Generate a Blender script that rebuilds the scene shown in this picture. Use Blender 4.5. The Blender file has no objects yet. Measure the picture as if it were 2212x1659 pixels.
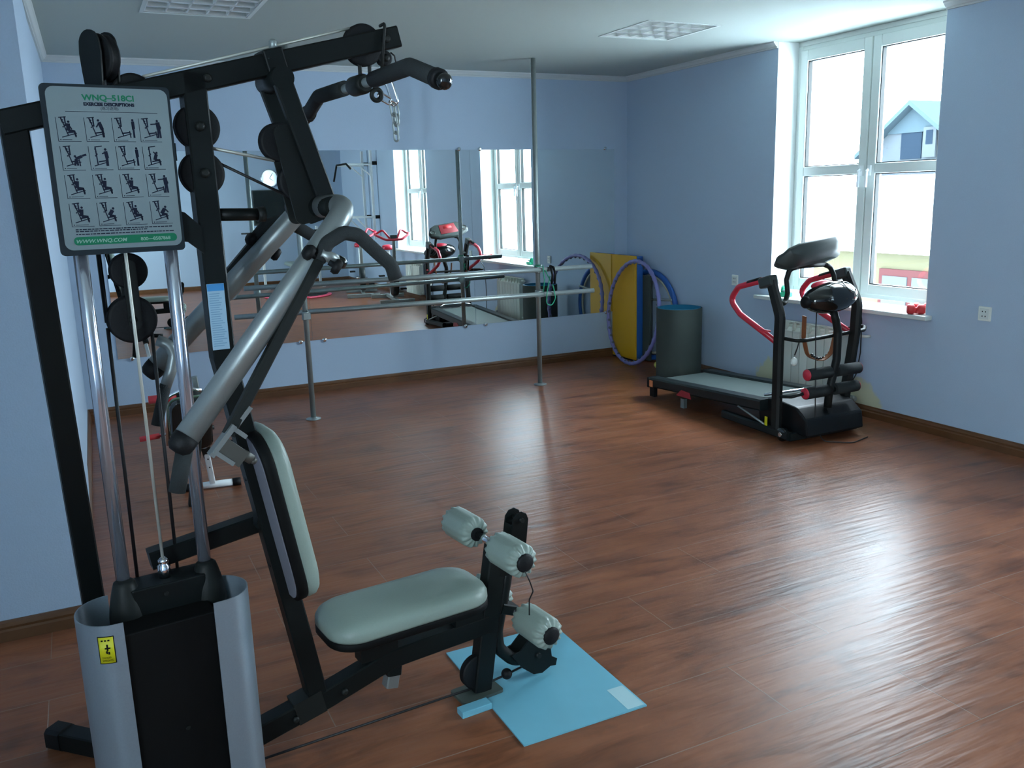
import bpy, bmesh, math, random
from mathutils import Vector, Matrix
random.seed(7)
C = bpy.context.scene.collection
PI = math.pi
V3 = lambda *a: Vector(a if len(a) == 3 else a[0])

# ------------------------------------------------------------------ materials
def new_mat(name):
    m = bpy.data.materials.new(name); m.use_nodes = True
    nt = m.node_tree; return m, nt, nt.nodes['Principled BSDF']
def mat(name, col, rough=.5, metal=0., spec=.5, bump=0., bscale=60., var=0., coat=0.):
    m, nt, b = new_mat(name)
    b.inputs['Base Color'].default_value = (*col, 1)
    b.inputs['Roughness'].default_value = rough
    b.inputs['Metallic'].default_value = metal
    b.inputs['Specular IOR Level'].default_value = spec
    b.inputs['Coat Weight'].default_value = coat
    b.inputs['Coat Roughness'].default_value = .08
    tc = nt.nodes.new('ShaderNodeTexCoord')
    no = nt.nodes.new('ShaderNodeTexNoise'); no.inputs['Scale'].default_value = bscale; no.inputs['Detail'].default_value = 4
    nt.links.new(tc.outputs['Object'], no.inputs['Vector'])
    if var:
        mx = nt.nodes.new('ShaderNodeMix'); mx.data_type = 'RGBA'
        mx.inputs[6].default_value = (*[c * (1 - var) for c in col], 1)
        mx.inputs[7].default_value = (*[min(1, c * (1 + var)) for c in col], 1)
        nt.links.new(no.outputs['Fac'], mx.inputs[0]); nt.links.new(mx.outputs[2], b.inputs['Base Color'])
    else:
        mr = nt.nodes.new('ShaderNodeMapRange'); mr.inputs[3].default_value = max(0, rough - .04); mr.inputs[4].default_value = min(1, rough + .04)
        nt.links.new(no.outputs['Fac'], mr.inputs[0]); nt.links.new(mr.outputs[0], b.inputs['Roughness'])
    if bump:
        bp = nt.nodes.new('ShaderNodeBump'); bp.inputs['Strength'].default_value = bump; bp.inputs['Distance'].default_value = .004
        nt.links.new(no.outputs['Fac'], bp.inputs['Height']); nt.links.new(bp.outputs[0], b.inputs['Normal'])
    return m

PAINT = (.42, .53, .66)
M = {}
M['ceiling'] = mat('ceiling_paint', (.42, .48, .45), .85, bump=.08, bscale=40)
M['white_paint'] = mat('white_paint', (.78, .82, .82), .55)
M['pvc'] = mat('white_pvc', (.66, .72, .69), .35)
M['crown'] = mat('crown_white', (.56, .60, .60), .7)
M['black'] = mat('black_enamel', (.0045, .0068, .0066), .45, spec=.2, bump=.05, bscale=300)
M['dark'] = mat('charcoal_enamel', (.010, .0125, .0115), .5, spec=.25)
M['rubber'] = mat('black_rubber', (.006, .007, .008), .6, spec=.25, bump=.15, bscale=200)
M['foam'] = mat('black_foam', (.022, .027, .028), .8, spec=.3, bump=.3, bscale=350)
M['silver'] = mat('silver_powder', (.27, .30, .295), .36, .6, var=.06, bscale=400)
M['shroud'] = mat('silver_sheet', (.27, .33, .38), .42, .55, var=.08, bscale=220)
M['chrome'] = mat('chrome', (.80, .82, .84), .09, 1.)
M['steel'] = mat('galvanised_steel', (.30, .345, .335), .42, .55, var=.12, bscale=25)
M['cable'] = mat('steel_cable', (.55, .56, .50), .45, .4)
M['blackcable'] = mat('black_cable', (.012, .012, .013), .5)
M['vinyl'] = mat('grey_vinyl', (.24, .30, .26), .42, bump=.1, bscale=180, var=.04)
M['vinylback'] = mat('lilac_grey_backing', (.17, .17, .20), .7)
M['blackboard'] = mat('black_board', (.0035, .004, .004), .6, spec=.15)
M['rod'] = mat('brushed_chrome_rod', (.50, .54, .62), .17, .80, bscale=1.5)
M['latch'] = mat('dull_latch_metal', (.09, .09, .08), .5, .5)
M['chart'] = mat('chart_white', (.19, .24, .255), .45, spec=.3)
M['chartedge'] = mat('chart_backing', (.012, .020, .026), .45, spec=.3)
M['ink'] = mat('chart_ink', (.010, .014, .032), .7, spec=.2)
M['green'] = mat('chart_green', (.012, .17, .085), .6, spec=.2)
M['palegreen'] = mat('chart_pale_green', (.26, .42, .34), .5)
M['yellow_st'] = mat('sticker_yellow', (.62, .58, .01), .5)
M['blue_lab'] = mat('label_blue', (.05, .24, .52), .4)
M['pale_lab'] = mat('label_pale_blue', (.30, .46, .58), .4)
M['labline'] = mat('label_print', (.17, .31, .44), .5)
M['bluesheet'] = mat('blue_plastic_sheet', (.16, .43, .54), .28, var=.10, bscale=6)
M['tape'] = mat('clear_tape', (.42, .62, .66), .12)
M['foot'] = mat('foot_plate_grey', (.05, .065, .055), .5)
M['red'] = mat('red_enamel', (.55, .028, .055), .3)
M['redgrip'] = mat('red_grip', (.62, .035, .04), .5)
M['gloss'] = mat('gloss_black', (.006, .008, .008), .06, coat=.5)
M['belt'] = mat('running_belt', (.085, .112, .108), .6, spec=.3, bump=.1, bscale=300)
M['rail'] = mat('dark_green_black_plastic', (.010, .016, .017), .42, spec=.3)
M['plastic'] = mat('console_plastic', (.035, .048, .045), .4)
M['yellow'] = mat('yellow_mat_vinyl', (.66, .36, .012), .5, bump=.05)
M['blue'] = mat('blue_mat_vinyl', (.015, .10, .36), .5)
M['purple'] = mat('purple_hoop', (.20, .20, .45), .4)
M['darkgrey'] = mat('grey_hoop_beads', (.10, .12, .17), .5)
M['rollgreen'] = mat('dark_green_foam', (.048, .064, .056), .85, bump=.25, bscale=250)
M['teal'] = mat('teal_foam', (.01, .17, .29), .8)
M['beige'] = mat('beige_foam', (.42, .40, .30), .8)
M['radiator'] = mat('radiator_enamel', (.70, .74, .66), .4)
M['socket'] = mat('socket_plastic', (.78, .82, .76), .4)
M['green_d'] = mat('green_plastic', (.01, .36, .19), .4)
M['pink'] = mat('pink_red_vinyl', (.75, .07, .14), .45)
M['greenc'] = mat('green_cord', (.02, .32, .17), .6)
M['olive'] = mat('green_grey_vinyl', (.13, .20, .13), .3)
M['screen'] = mat('screen_glass', (.006, .012, .013), .3, spec=.15)
M['clockface'] = mat('clock_face', (.34, .36, .38), .5)
M['trim_wood'] = mat('dark_wood_baseboard', (.12, .052, .020), .38, var=.35, bscale=9)
M['brush'] = mat('orange_brown', (.25, .09, .03), .6)
M['ball'] = mat('tennis_yellow', (.50, .52, .12), .9)
M['orange'] = mat('orange_tag', (.75, .25, .10), .5)

def mirror_mat():
    m, nt, b = new_mat('mirror_silver')
    b.inputs['Base Color'].default_value = (.90, .95, .93, 1); b.inputs['Metallic'].default_value = 1; b.inputs['Roughness'].default_value = 0
    tc = nt.nodes.new('ShaderNodeTexCoord'); no = nt.nodes.new('ShaderNodeTexNoise'); no.inputs['Scale'].default_value = 1.1; no.inputs['Detail'].default_value = 0
    bp = nt.nodes.new('ShaderNodeBump'); bp.inputs['Strength'].default_value = .06; bp.inputs['Distance'].default_value = .01
    nt.links.new(tc.outputs['Object'], no.inputs['Vector']); nt.links.new(no.outputs['Fac'], bp.inputs['Height']); nt.links.new(bp.outputs[0], b.inputs['Normal'])
    return m
M['mirror'] = mirror_mat()

def glass_mat():
    m, nt, b = new_mat('window_glass'); nt.nodes.remove(b)
    out = nt.nodes['Material Output']
    t = nt.nodes.new('ShaderNodeBsdfTransparent'); g = nt.nodes.new('ShaderNodeBsdfGlossy'); g.inputs['Roughness'].default_value = .01
    mx = nt.nodes.new('ShaderNodeMixShader')
    mx.inputs[0].default_value = .05; nt.links.new(t.outputs[0], mx.inputs[1]); nt.links.new(g.outputs[0], mx.inputs[2]); nt.links.new(mx.outputs[0], out.inputs[0])
    return m
M['glass'] = glass_mat()

def wall_mat(name, stains=False):
    m, nt, b = new_mat(name); L = nt.links; N = nt.nodes.new
    b.inputs['Roughness'].default_value = .75; b.inputs['Specular IOR Level'].default_value = .3
    tc = N('ShaderNodeTexCoord')
    n1 = N('ShaderNodeTexNoise'); n1.inputs['Scale'].default_value = 160; n1.inputs['Detail'].default_value = 3
    n2 = N('ShaderNodeTexNoise'); n2.inputs['Scale'].default_value = 1.3
    L.new(tc.outputs['Object'], n1.inputs['Vector']); L.new(tc.outputs['Object'], n2.inputs['Vector'])
    mx = N('ShaderNodeMix'); mx.data_type = 'RGBA'
    mx.inputs[6].default_value = (*[c * .95 for c in PAINT], 1); mx.inputs[7].default_value = (*[c * 1.05 for c in PAINT], 1)
    L.new(n1.outputs['Fac'], mx.inputs[0]); col = mx.outputs[2]
    if stains:                                     # unpainted plaster patches low on the wall beside the radiator
        n3 = N('ShaderNodeTexNoise'); n3.inputs['Scale'].default_value = 14; n3.inputs['Detail'].default_value = 4
        L.new(tc.outputs['Object'], n3.inputs['Vector'])
        prev = None
        for (y, z, r) in ((-2.12, .02, .26), (-2.92, .02, .24)):
            d = N('ShaderNodeVectorMath'); d.operation = 'DISTANCE'; d.inputs[1].default_value = (0, y, z)
            L.new(tc.outputs['Object'], d.inputs[0])
            a = N('ShaderNodeMath'); a.operation = 'MULTIPLY_ADD'; a.inputs[1].default_value = .16; L.new(n3.outputs['Fac'], a.inputs[0]); L.new(d.outputs['Value'], a.inputs[2])
            s = N('ShaderNodeMapRange'); s.inputs[1].default_value = r + .09; s.inputs[2].default_value = r + .055; s.inputs[3].default_value = 0; s.inputs[4].default_value = 1
            L.new(a.outputs[0], s.inputs[0])
            if prev is None: prev = s.outputs[0]
            else:
                q = N('ShaderNodeMath'); q.operation = 'MAXIMUM'; L.new(prev, q.inputs[0]); L.new(s.outputs[0], q.inputs[1]); prev = q.outputs[0]
        m2 = N('ShaderNodeMix'); m2.data_type = 'RGBA'; m2.inputs[7].default_value = (.55, .57, .40, 1)
        L.new(prev, m2.inputs[0]); L.new(col, m2.inputs[6]); col = m2.outputs[2]
    L.new(col, b.inputs['Base Color'])
    bp = N('ShaderNodeBump'); bp.inputs['Strength'].default_value = .25; bp.inputs['Distance'].default_value = .003
    L.new(n1.outputs['Fac'], bp.inputs['Height']); L.new(bp.outputs[0], b.inputs['Normal'])
    return m
M['wall'] = wall_mat('lavender_wall_paint'); M['wall_st'] = wall_mat('lavender_wall_paint_patched', True)

def floor_mat():
    m, nt, b = new_mat('laminate_floor'); L = nt.links; N = nt.nodes.new
    tc = N('ShaderNodeTexCoord')
    br = N('ShaderNodeTexBrick'); br.offset = .37; br.inputs['Scale'].default_value = 1
    br.inputs['Brick Width'].default_value = 1.28; br.inputs['Row Height'].default_value = .305
    br.inputs['Mortar Size'].default_value = .0019; br.inputs['Mortar Smooth'].default_value = .2
    br.inputs['Color1'].default_value = (.5, .5, .5, 1); br.inputs['Color2'].default_value = (.95, .95, .95, 1); br.inputs['Mortar'].default_value = (0, 0, 0, 1)
    L.new(tc.outputs['Object'], br.inputs['Vector'])
    mp = N('ShaderNodeMapping'); mp.inputs['Scale'].default_value = (2.4, 11, 1); L.new(tc.outputs['Object'], mp.inputs['Vector'])
    gr = N('ShaderNodeTexNoise'); gr.inputs['Scale'].default_value = 1; gr.inputs['Detail'].default_value = 7; gr.inputs['Roughness'].default_value = .62; gr.inputs['Distortion'].default_value = .6
    L.new(mp.outputs[0], gr.inputs['Vector'])
    rp = N('ShaderNodeValToRGB'); e = rp.color_ramp.elements
    e[0].position = .26; e[0].color = (.105, .037, .018, 1); e[1].position = .80; e[1].color = (.335, .128, .060, 1)
    x = e.new(.5); x.color = (.250, .090, .041, 1)
    L.new(gr.outputs['Fac'], rp.inputs[0])
    mu = N('ShaderNodeMix'); mu.data_type = 'RGBA'; mu.blend_type = 'MULTIPLY'; mu.inputs[0].default_value = .35
    L.new(rp.outputs[0], mu.inputs[6]); L.new(br.outputs['Color'], mu.inputs[7])
    # knots and scuffs
    kn = N('ShaderNodeTexNoise'); kn.inputs['Scale'].default_value = 3.2; kn.inputs['Detail'].default_value = 3
    L.new(tc.outputs['Object'], kn.inputs['Vector'])
    kr = N('ShaderNodeMapRange'); kr.inputs[1].default_value = .56; kr.inputs[2].default_value = .74; kr.inputs[4].default_value = .55; L.new(kn.outputs['Fac'], kr.inputs[0])
    md = N('ShaderNodeMix'); md.data_type = 'RGBA'; md.inputs[7].default_value = (.05, .020, .012, 1)
    L.new(kr.outputs[0], md.inputs[0]); L.new(mu.outputs[2], md.inputs[6])
    ms = N('ShaderNodeMix'); ms.data_type = 'RGBA'; ms.inputs[7].default_value = (.26, .18, .14, 1)
    sf = N('ShaderNodeMath'); sf.operation = 'MULTIPLY'; sf.inputs[1].default_value = .75; L.new(br.outputs['Fac'], sf.inputs[0])
    L.new(sf.outputs[0], ms.inputs[0]); L.new(md.outputs[2], ms.inputs[6])
    L.new(ms.outputs[2], b.inputs['Base Color'])
    # embossed grain ripples
    mp2 = N('ShaderNodeMapping'); mp2.inputs['Scale'].default_value = (3.0, 30, 1); L.new(tc.outputs['Object'], mp2.inputs['Vector'])
    rn = N('ShaderNodeTexNoise'); rn.inputs['Scale'].default_value = 1; rn.inputs['Detail'].default_value = 2; L.new(mp2.outputs[0], rn.inputs['Vector'])
    bp = N('ShaderNodeBump'); bp.inputs['Strength'].default_value = .75; bp.inputs['Distance'].default_value = .003
    L.new(rn.outputs['Fac'], bp.inputs['Height'])
    bp2 = N('ShaderNodeBump'); bp2.invert = True; bp2.inputs['Strength'].default_value = .5; bp2.inputs['Distance'].default_value = .002
    L.new(br.outputs['Fac'], bp2.inputs['Height']); L.new(bp.outputs[0], bp2.inputs['Normal']); L.new(bp2.outputs[0], b.inputs['Normal'])
    rr = N('ShaderNodeMapRange'); rr.inputs[3].default_value = .28; rr.inputs[4].default_value = .40; L.new(gr.outputs['Fac'], rr.inputs[0]); L.new(rr.outputs[0], b.inputs['Roughness'])
    b.inputs['Specular IOR Level'].default_value = .31
    return m
M['floor'] = floor_mat()

# ------------------------------------------------------------------ mesh builder
ROOT = {}
class MB:
    def __init__(s): s.v = []; s.f = []; s.sm = []
    def add(s, vs, fs, smooth=False):
        o = len(s.v); s.v += [Vector(p) for p in vs]
        for f in fs: s.f.append([o + i for i in f]); s.sm.append(smooth)
        return s
    def box(s, c, d, R=None):
        c = Vector(c); h = Vector(d) / 2
        P = []
        for x in (-1, 1):
            for y in (-1, 1):
                for z in (-1, 1):
                    q = Vector((x * h.x, y * h.y, z * h.z)); P.append(c + (R @ q if R else q))
        return s.add(P, [(0, 1, 3, 2), (4, 6, 7, 5), (0, 4, 5, 1), (2, 3, 7, 6), (0, 2, 6, 4), (1, 5, 7, 3)])
    def span(s, a, b):
        a = Vector(a); b = Vector(b); return s.box((a + b) / 2, [abs(x) for x in (b - a)])
    def frames(s, pts, closed=False, side=None):
        n = len(pts); out = []; prev = None
        for i in range(n):
            if closed: t1 = (pts[i] - pts[i - 1]).normalized(); t2 = (pts[(i + 1) % n] - pts[i]).normalized()
            else:
                t1 = (pts[i] - pts[i - 1]).normalized() if i else (pts[1] - pts[0]).normalized()
                t2 = (pts[i + 1] - pts[i]).normalized() if i < n - 1 else t1
            t = (t1 + t2)
            t = t.normalized() if t.length > 1e-6 else t1
            k = 1 / max(.35, t.dot(t1))
            if side is not None: a = Vector(side)
            elif prev is None:
                a = Vector((0, 0, 1)) if abs(t.z) < .9 else Vector((1, 0, 0))
            else: a = prev
            a = (a - t * a.dot(t)).normalized(); prev = a
            out.append((pts[i], t, a, t.cross(a), k))
        return out
    def sweep(s, pts, prof, closed=False, side=None, smooth=True, caps=True):
        pts = [Vector(p) for p in pts]; fr = s.frames(pts, closed, side); m = len(prof); vs = []
        for (p, t, a, b, k) in fr:
            for (x, y) in prof: vs.append(p + a * x + b * (y * (k if side is not None else 1)))
        fs = []; n = len(pts)
        for i in range(n if closed else n - 1):
            j = (i + 1) % n
            for q in range(m):
                r = (q + 1) % m; fs.append((i * m + q, i * m + r, j * m + r, j * m + q))
        s.add(vs, fs, smooth)
        if caps and not closed:
            o = len(s.v) - len(vs)
            s.f.append([o + q for q in range(m)][::-1]); s.sm.append(False)
            s.f.append([o + (n - 1) * m + q for q in range(m)]); s.sm.append(False)
        return s
    def tube(s, pts, r, n=14, closed=False, fil=0., seg=5):
        pts = [Vector(p) for p in pts]
        if fil: pts = fillet(pts, fil, seg)
        return s.sweep(pts, [(r * math.cos(2 * PI * i / n), r * math.sin(2 * PI * i / n)) for i in range(n)], closed)
    def rect(s, pts, w, h, side=(0, 1, 0), r=.004):
        pts = [Vector(p) for p in pts]; a, b = w / 2, h / 2
        prof = [(a, b - r), (a - r, b), (-a + r, b), (-a, b - r), (-a, -b + r), (-a + r, -b), (a - r, -b), (a, -b + r)]
        return s.sweep(pts, prof, side=side, smooth=False)
    def cyl(s, p0, p1, r0, r1=None, n=24):
        p0 = Vector(p0); p1 = Vector(p1); r1 = r0 if r1 is None else r1
        return s.lathe([(r0, 0), (r1, (p1 - p0).length)], p0, p1 - p0, n)
    def lathe(s, prof, o, ax, n=24, wav=None, caps=True):
        o = Vector(o); ax = Vector(ax).normalized()
        a = ax.orthogonal().normalized(); b = ax.cross(a); vs = []
        for k, (r, h) in enumerate(prof):
            for i in range(n):
                th = 2 * PI * i / n; rr = r * (1 + (wav[k] * math.cos(wav[-1] * th) if wav else 0))
                vs.append(o + ax * h + a * (rr * math.cos(th)) + b * (rr * math.sin(th)))
        fs = []
        for k in range(len(prof) - 1):
            for i in range(n):
                j = (i + 1) % n; fs.append((k * n + i, k * n + j, (k + 1) * n + j, (k + 1) * n + i))
        s.add(vs, fs, True); o2 = len(s.v) - len(vs)
        if caps:
            if prof[0][0] > 1e-5: s.f.append([o2 + i for i in range(n)][::-1]); s.sm.append(False)
            if prof[-1][0] > 1e-5: s.f.append([o2 + (len(prof) - 1) * n + i for i in range(n)]); s.sm.append(False)
        return s
    def prism(s, poly, o, ex, ey, depth):
        o = Vector(o); ex = Vector(ex); ey = Vector(ey); ez = ex.cross(ey).normalized() * depth; n = len(poly)
        A = [o + ex * x + ey * y for x, y in poly]; B = [p + ez for p in A]
        return s.add(A + B, [list(range(n))[::-1], [n + i for i in range(n)]] + [(i, (i + 1) % n, n + (i + 1) % n, n + i) for i in range(n)])
    def ball(s, c, r, sc=(1, 1, 1), n=20, m=12, R=None):
        c = Vector(c); vs = []; fs = []
        for i in range(m + 1):
            ph = PI * i / m
            for j in range(n):
                th = 2 * PI * j / n
                q = Vector((r * sc[0] * math.sin(ph) * math.cos(th), r * sc[1] * math.sin(ph) * math.sin(th), r * sc[2] * math.cos(ph)))
                vs.append(c + (R @ q if R else q))
        for i in range(m):
            for j in range(n):
                k = (j + 1) % n; fs.append((i * n + j, (i + 1) * n + j, (i + 1) * n + k, i * n + k))
        return s.add(vs, fs, True)
    def ring(s, c, ax, R, r, n=64, m=10, wob=0, k=0):
        c = Vector(c); ax = Vector(ax).normalized(); a = ax.orthogonal().normalized(); b = ax.cross(a)
        vs = []; fs = []
        for i in range(n):
            th = 2 * PI * i / n; d = a * math.cos(th) + b * math.sin(th); rr = r * (1 + wob * math.cos(k * th))
            for j in range(m):
                u = 2 * PI * j / m; vs.append(c + d * (R + rr * math.cos(u)) + ax * (rr * math.sin(u)))
        for i in range(n):
            for j in range(m):
                fs.append((i * m + j, ((i + 1) % n) * m + j, ((i + 1) % n) * m + (j + 1) % m, i * m + (j + 1) % m))
        return s.add(vs, fs, True)
    def pad(s, loop, layers, o, ex, ey, ez):
        o, ex, ey, ez = map(Vector, (o, ex, ey, ez)); n = len(loop)
        cx = sum(p[0] for p in loop) / n; cy = sum(p[1] for p in loop) / n; vs = []
        hx = max(abs(p[0] - cx) for p in loop); hy = max(abs(p[1] - cy) for p in loop)
        for (ins, z) in layers:
            for (x, y) in loop: vs.append(o + ex * (cx + (x - cx) * (1 - ins / hx)) + ey * (cy + (y - cy) * (1 - ins / hy)) + ez * z)
        fs = []
        for k in range(len(layers) - 1):
            for i in range(n):
                j = (i + 1) % n; fs.append((k * n + i, k * n + j, (k + 1) * n + j, (k + 1) * n + i))
        s.add(vs, fs, True); o2 = len(s.v) - len(vs)
        s.f.append([o2 + i for i in range(n)][::-1]); s.sm.append(False)
        s.f.append([o2 + (len(layers) - 1) * n + i for i in range(n)]); s.sm.append(True)
        return s
    def build(s, name, m, parent=None, local=False, origin=None, bevel=0., sub=0):
        W = ROOT.get(parent.as_pointer()) if parent else (Matrix.Translation(Vector(origin)) if origin else Matrix())
        I = Matrix() if local else W.inverted()
        me = bpy.data.meshes.new(name)
        me.from_pydata([I @ p for p in s.v], [], s.f); me.update()
        bm = bmesh.new(); bm.from_mesh(me); bmesh.ops.recalc_face_normals(bm, faces=bm.faces); bm.to_mesh(me); bm.free()
        me.polygons.foreach_set('use_smooth', s.sm)
        me.materials.append(m)
        o = bpy.data.objects.new(name, me); C.objects.link(o)
        if parent: o.parent = parent; ROOT[o.as_pointer()] = W
        else:
            ROOT[o.as_pointer()] = W
            if origin: o.location = origin
        if bevel:
            b = o.modifiers.new('bevel', 'BEVEL'); b.width = bevel; b.segments = 2; b.limit_method = 'ANGLE'
        if sub:
            b = o.modifiers.new('sub', 'SUBSURF'); b.levels = sub; b.render_levels = sub
        return o

def fillet(pts, rad, seg=5):
    out = [pts[0]]
    for i in range(1, len(pts) - 1):
        p = pts[i]; a = pts[i - 1] - p; b = pts[i + 1] - p
        la, lb = a.length, b.length; a = a / la; b = b / lb
        ang = a.angle(b)
        if ang > PI - .05: out.append(p); continue
        d = min(rad / math.tan(ang / 2), la * .49, lb * .49); r = d * math.tan(ang / 2)
        p0 = p + a * d; p1 = p + b * d
        for k in range(seg + 1):
            t = k / seg; out.append((p0 * (1 - t) ** 2 + p * 2 * t * (1 - t) + p1 * t * t))
    return out + [pts[-1]]
def rrect(x0, y0, x1, y1, r, n=5):
    out = []
    for (cx, cy, a0) in ((x1 - r, y1 - r, 0), (x0 + r, y1 - r, PI / 2), (x0 + r, y0 + r, PI), (x1 - r, y0 + r, 1.5 * PI)):
        for k in range(n + 1):
            a = a0 + PI / 2 * k / n; out.append((cx + r * math.cos(a), cy + r * math.sin(a)))
    return out
def thing(name, label, cat, loc, rz=0., group=None):
    o = bpy.data.objects.new(name, None); C.objects.link(o); o.empty_display_size = .1
    o.location = loc; o.rotation_euler = (0, 0, rz)
    ROOT[o.as_pointer()] = Matrix.Translation(Vector(loc)) @ Matrix.Rotation(rz, 4, 'Z')
    return tag(o, label, cat, group)
def tag(o, label, cat, group=None):
    o['label'] = label; o['category'] = cat
    if group: o['group'] = group
    return o
def struct(o): o['kind'] = 'structure'; return o
def plabel(o, t): o['label'] = t; return o
def copy_tree(o, parent=None):
    c = o.copy(); C.objects.link(c)
    if parent: c.parent = parent
    ROOT[c.as_pointer()] = ROOT[o.as_pointer()]
    for ch in list(o.children): copy_tree(ch, c)
    return c
def text_into(mb, txt, size, o, ex, ey, align='CENTER', shear=0., bold=0.0, xs=1.):
    cu = bpy.data.curves.new('t', 'FONT'); cu.body = txt; cu.size = size; cu.align_x = align; cu.shear = shear; cu.offset = bold
    ob = bpy.data.objects.new('t', cu); C.objects.link(ob)
    dg = bpy.context.evaluated_depsgraph_get(); me = bpy.data.meshes.new_from_object(ob.evaluated_get(dg))
    o, ex, ey = map(Vector, (o, ex, ey))
    mb.add([o + ex * (v.co.x * xs) + ey * v.co.y for v in me.vertices], [list(p.vertices) for p in me.polygons])
    bpy.data.objects.remove(ob); bpy.data.curves.remove(cu); bpy.data.meshes.remove(me)

# ------------------------------------------------------------------ camera
cam = bpy.data.cameras.new('camera'); cam.sensor_width = 36; cam.lens = 36 * 1895.1 / 2212; cam.clip_start = .05
co = bpy.data.objects.new('camera', cam); C.objects.link(co)
yaw, pitch, roll = .4518, -.2126, -.0290
fw = Vector((math.sin(yaw) * math.cos(pitch), math.cos(yaw) * math.cos(pitch), math.sin(pitch)))
r0 = Vector((math.cos(yaw), -math.sin(yaw), 0)); u0 = r0.cross(fw)
rr = r0 * math.cos(roll) + u0 * math.sin(roll); uu = -r0 * math.sin(roll) + u0 * math.cos(roll)
Rm = Matrix((rr, uu, -fw)).transposed().to_4x4()
co.matrix_world = Matrix.Translation((-4.8604, -7.3309, 1.6)) @ Rm
bpy.context.scene.camera = co

# ------------------------------------------------------------------ room shell
FILL_WIN_Y = (-9.3, -7.5)  # extent of the added left window that lets in fill daylight
H = 2.655; HW = 2.61; YB = -10.1; XL = -6.4
WIN = [(-3.455, -2.02), (-6.93, -5.48)]
struct(MB().span((XL - .45, YB - .45, -.2), (.45, .3, 0)).build('floor', M['floor']))
LIGHTS = [(-1.150, -2.12, .57, .59), (-4.09, -2.04, .59, .60)]
m_ = MB(); xs_ = [XL - .45]; 
for (cx, cy, w_, d_) in sorted(LIGHTS):
    a, b = cx - w_ / 2, cx + w_ / 2
    m_.span((xs_[-1], YB - .45, H), (a, .3, H + .2)); m_.span((a, YB - .45, H), (b, cy - d_ / 2, H + .2)); m_.span((a, cy + d_ / 2, H), (b, .3, H + .2)); m_.span((a, cy - d_ / 2, H + .10), (b, cy + d_ / 2, H + .2)); xs_.append(b)
m_.span((xs_[-1], YB - .45, H), (.45, .3, H + .2))
struct(m_.build('ceiling', M['ceiling']))
struct(MB().span((-5.4, 0, 0), (.45, .3, H)).build('wall_back', M['wall']))
w = MB()
ys = [0, -2.02, -3.455, -5.48, -6.93, YB]
for a, b in ((0, 1), (2, 3), (4, 5)): w.span((0, ys[a], 0), (.45, ys[b], H))
for a, b in WIN: w.span((0, a, 0), (.45, b, .735))
struct(w.build('wall_right', M['wall_st']))
# left wall runs very slightly out of square and ends in a corner that faces the camera
w = MB(); w.prism([(-4.932, .0), (-4.992, -3.72), (-5.4, -3.72), (-5.4, .0)], (0, 0, 0), (1, 0, 0), (0, 1, 0), H)
struct(w.build('wall_left', M['wall']))
struct(MB().span((XL - .3, -3.72, 0), (-5.4, -3.42, H)).build('wall_left_return', M['wall']))
w = MB().span((XL - .45, YB, 0), (XL, FILL_WIN_Y[0], H)).span((XL - .45, FILL_WIN_Y[1], 0), (XL, -3.72, H)).span((XL - .45, FILL_WIN_Y[0], 0), (XL, FILL_WIN_Y[1], .735))
struct(w.build('wall_left_near', M['wall']))
struct(MB().span((XL - .45, YB - .3, 0), (.45, YB, H)).build('wall_front', M['wall']))
# shallow boxing on the left wall near the corner
struct(MB().span((-5.05, -3.7205, 0.08), (-4.956, -1.75, 2.60)).build('trim_1', M['wall']))
CP = [(0, 0), (.012, 0), (.012, .010), (.022, .014), (.036, .030), (.044, .036), (.044, .045), (0, .045)]
def crown(name, a, b, nrm):
    a, b, nrm = V3(a), V3(b), V3(nrm); d = (b - a)
    m = MB(); P = [a + nrm * x + Vector((0, 0, y)) for x, y in CP]; Q = [p + d for p in P]; n = len(P)
    m.add(P + Q, [list(range(n)), [n + i for i in range(n)][::-1]] + [(i, (i + 1) % n, n + (i + 1) % n, n + i) for i in range(n)])
    struct(m.build(name, M['crown']))
crown('trim_2', (-4.95, 0, HW), (0, 0, HW), (0, -1, 0))
k = 3
for a, b in ((0, -2.02), (-3.455, -5.48), (-6.93, YB)): crown('trim_%d' % k, (0, a, HW), (0, b, HW), (-1, 0, 0)); k += 1
crown('trim_6', (-4.932, 0, HW), (-4.990, -3.6, HW), (1, 0, 0)); crown('trim_7', (XL, -3.72, HW), (-4.99, -3.72, HW), (0, -1, 0))
crown('trim_8', (XL, YB, HW), (0, YB, HW), (0, 1, 0))
BP = [(0, 0), (.020, 0), (.020, .040), (.014, .048), (.017, .058), (.008, .070), (.006, .079), (0, .079)]
def base(name, a, b, nrm):
    a, b, nrm = V3(a), V3(b), V3(nrm); d = b - a
    m = MB(); P = [a + nrm * x + Vector((0, 0, y)) for x, y in BP]; Q = [p + d for p in P]; n = len(P)
    m.add(P + Q, [list(range(n)), [n + i for i in range(n)][::-1]] + [(i, (i + 1) % n, n + (i + 1) % n, n + i) for i in range(n)])
    struct(m.build(name, M['trim_wood']))
base('baseboard_back', (-4.93, 0, 0), (0, 0, 0), (0, -1, 0)); base('baseboard_right', (0, 0, 0), (0, YB, 0), (-1, 0, 0))
base('baseboard_left', (-4.932, 0, 0), (-4.992, -3.72, 0), (1, 0, 0)); base('baseboard_left_return', (XL, -3.72, 0), (-4.972, -3.72, 0), (0, -1, 0))
base('baseboard_front', (XL, YB, 0), (0, YB, 0), (0, 1, 0)); base('baseboard_left_near', (XL, YB, 0), (XL, -3.72, 0), (1, 0, 0))

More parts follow.
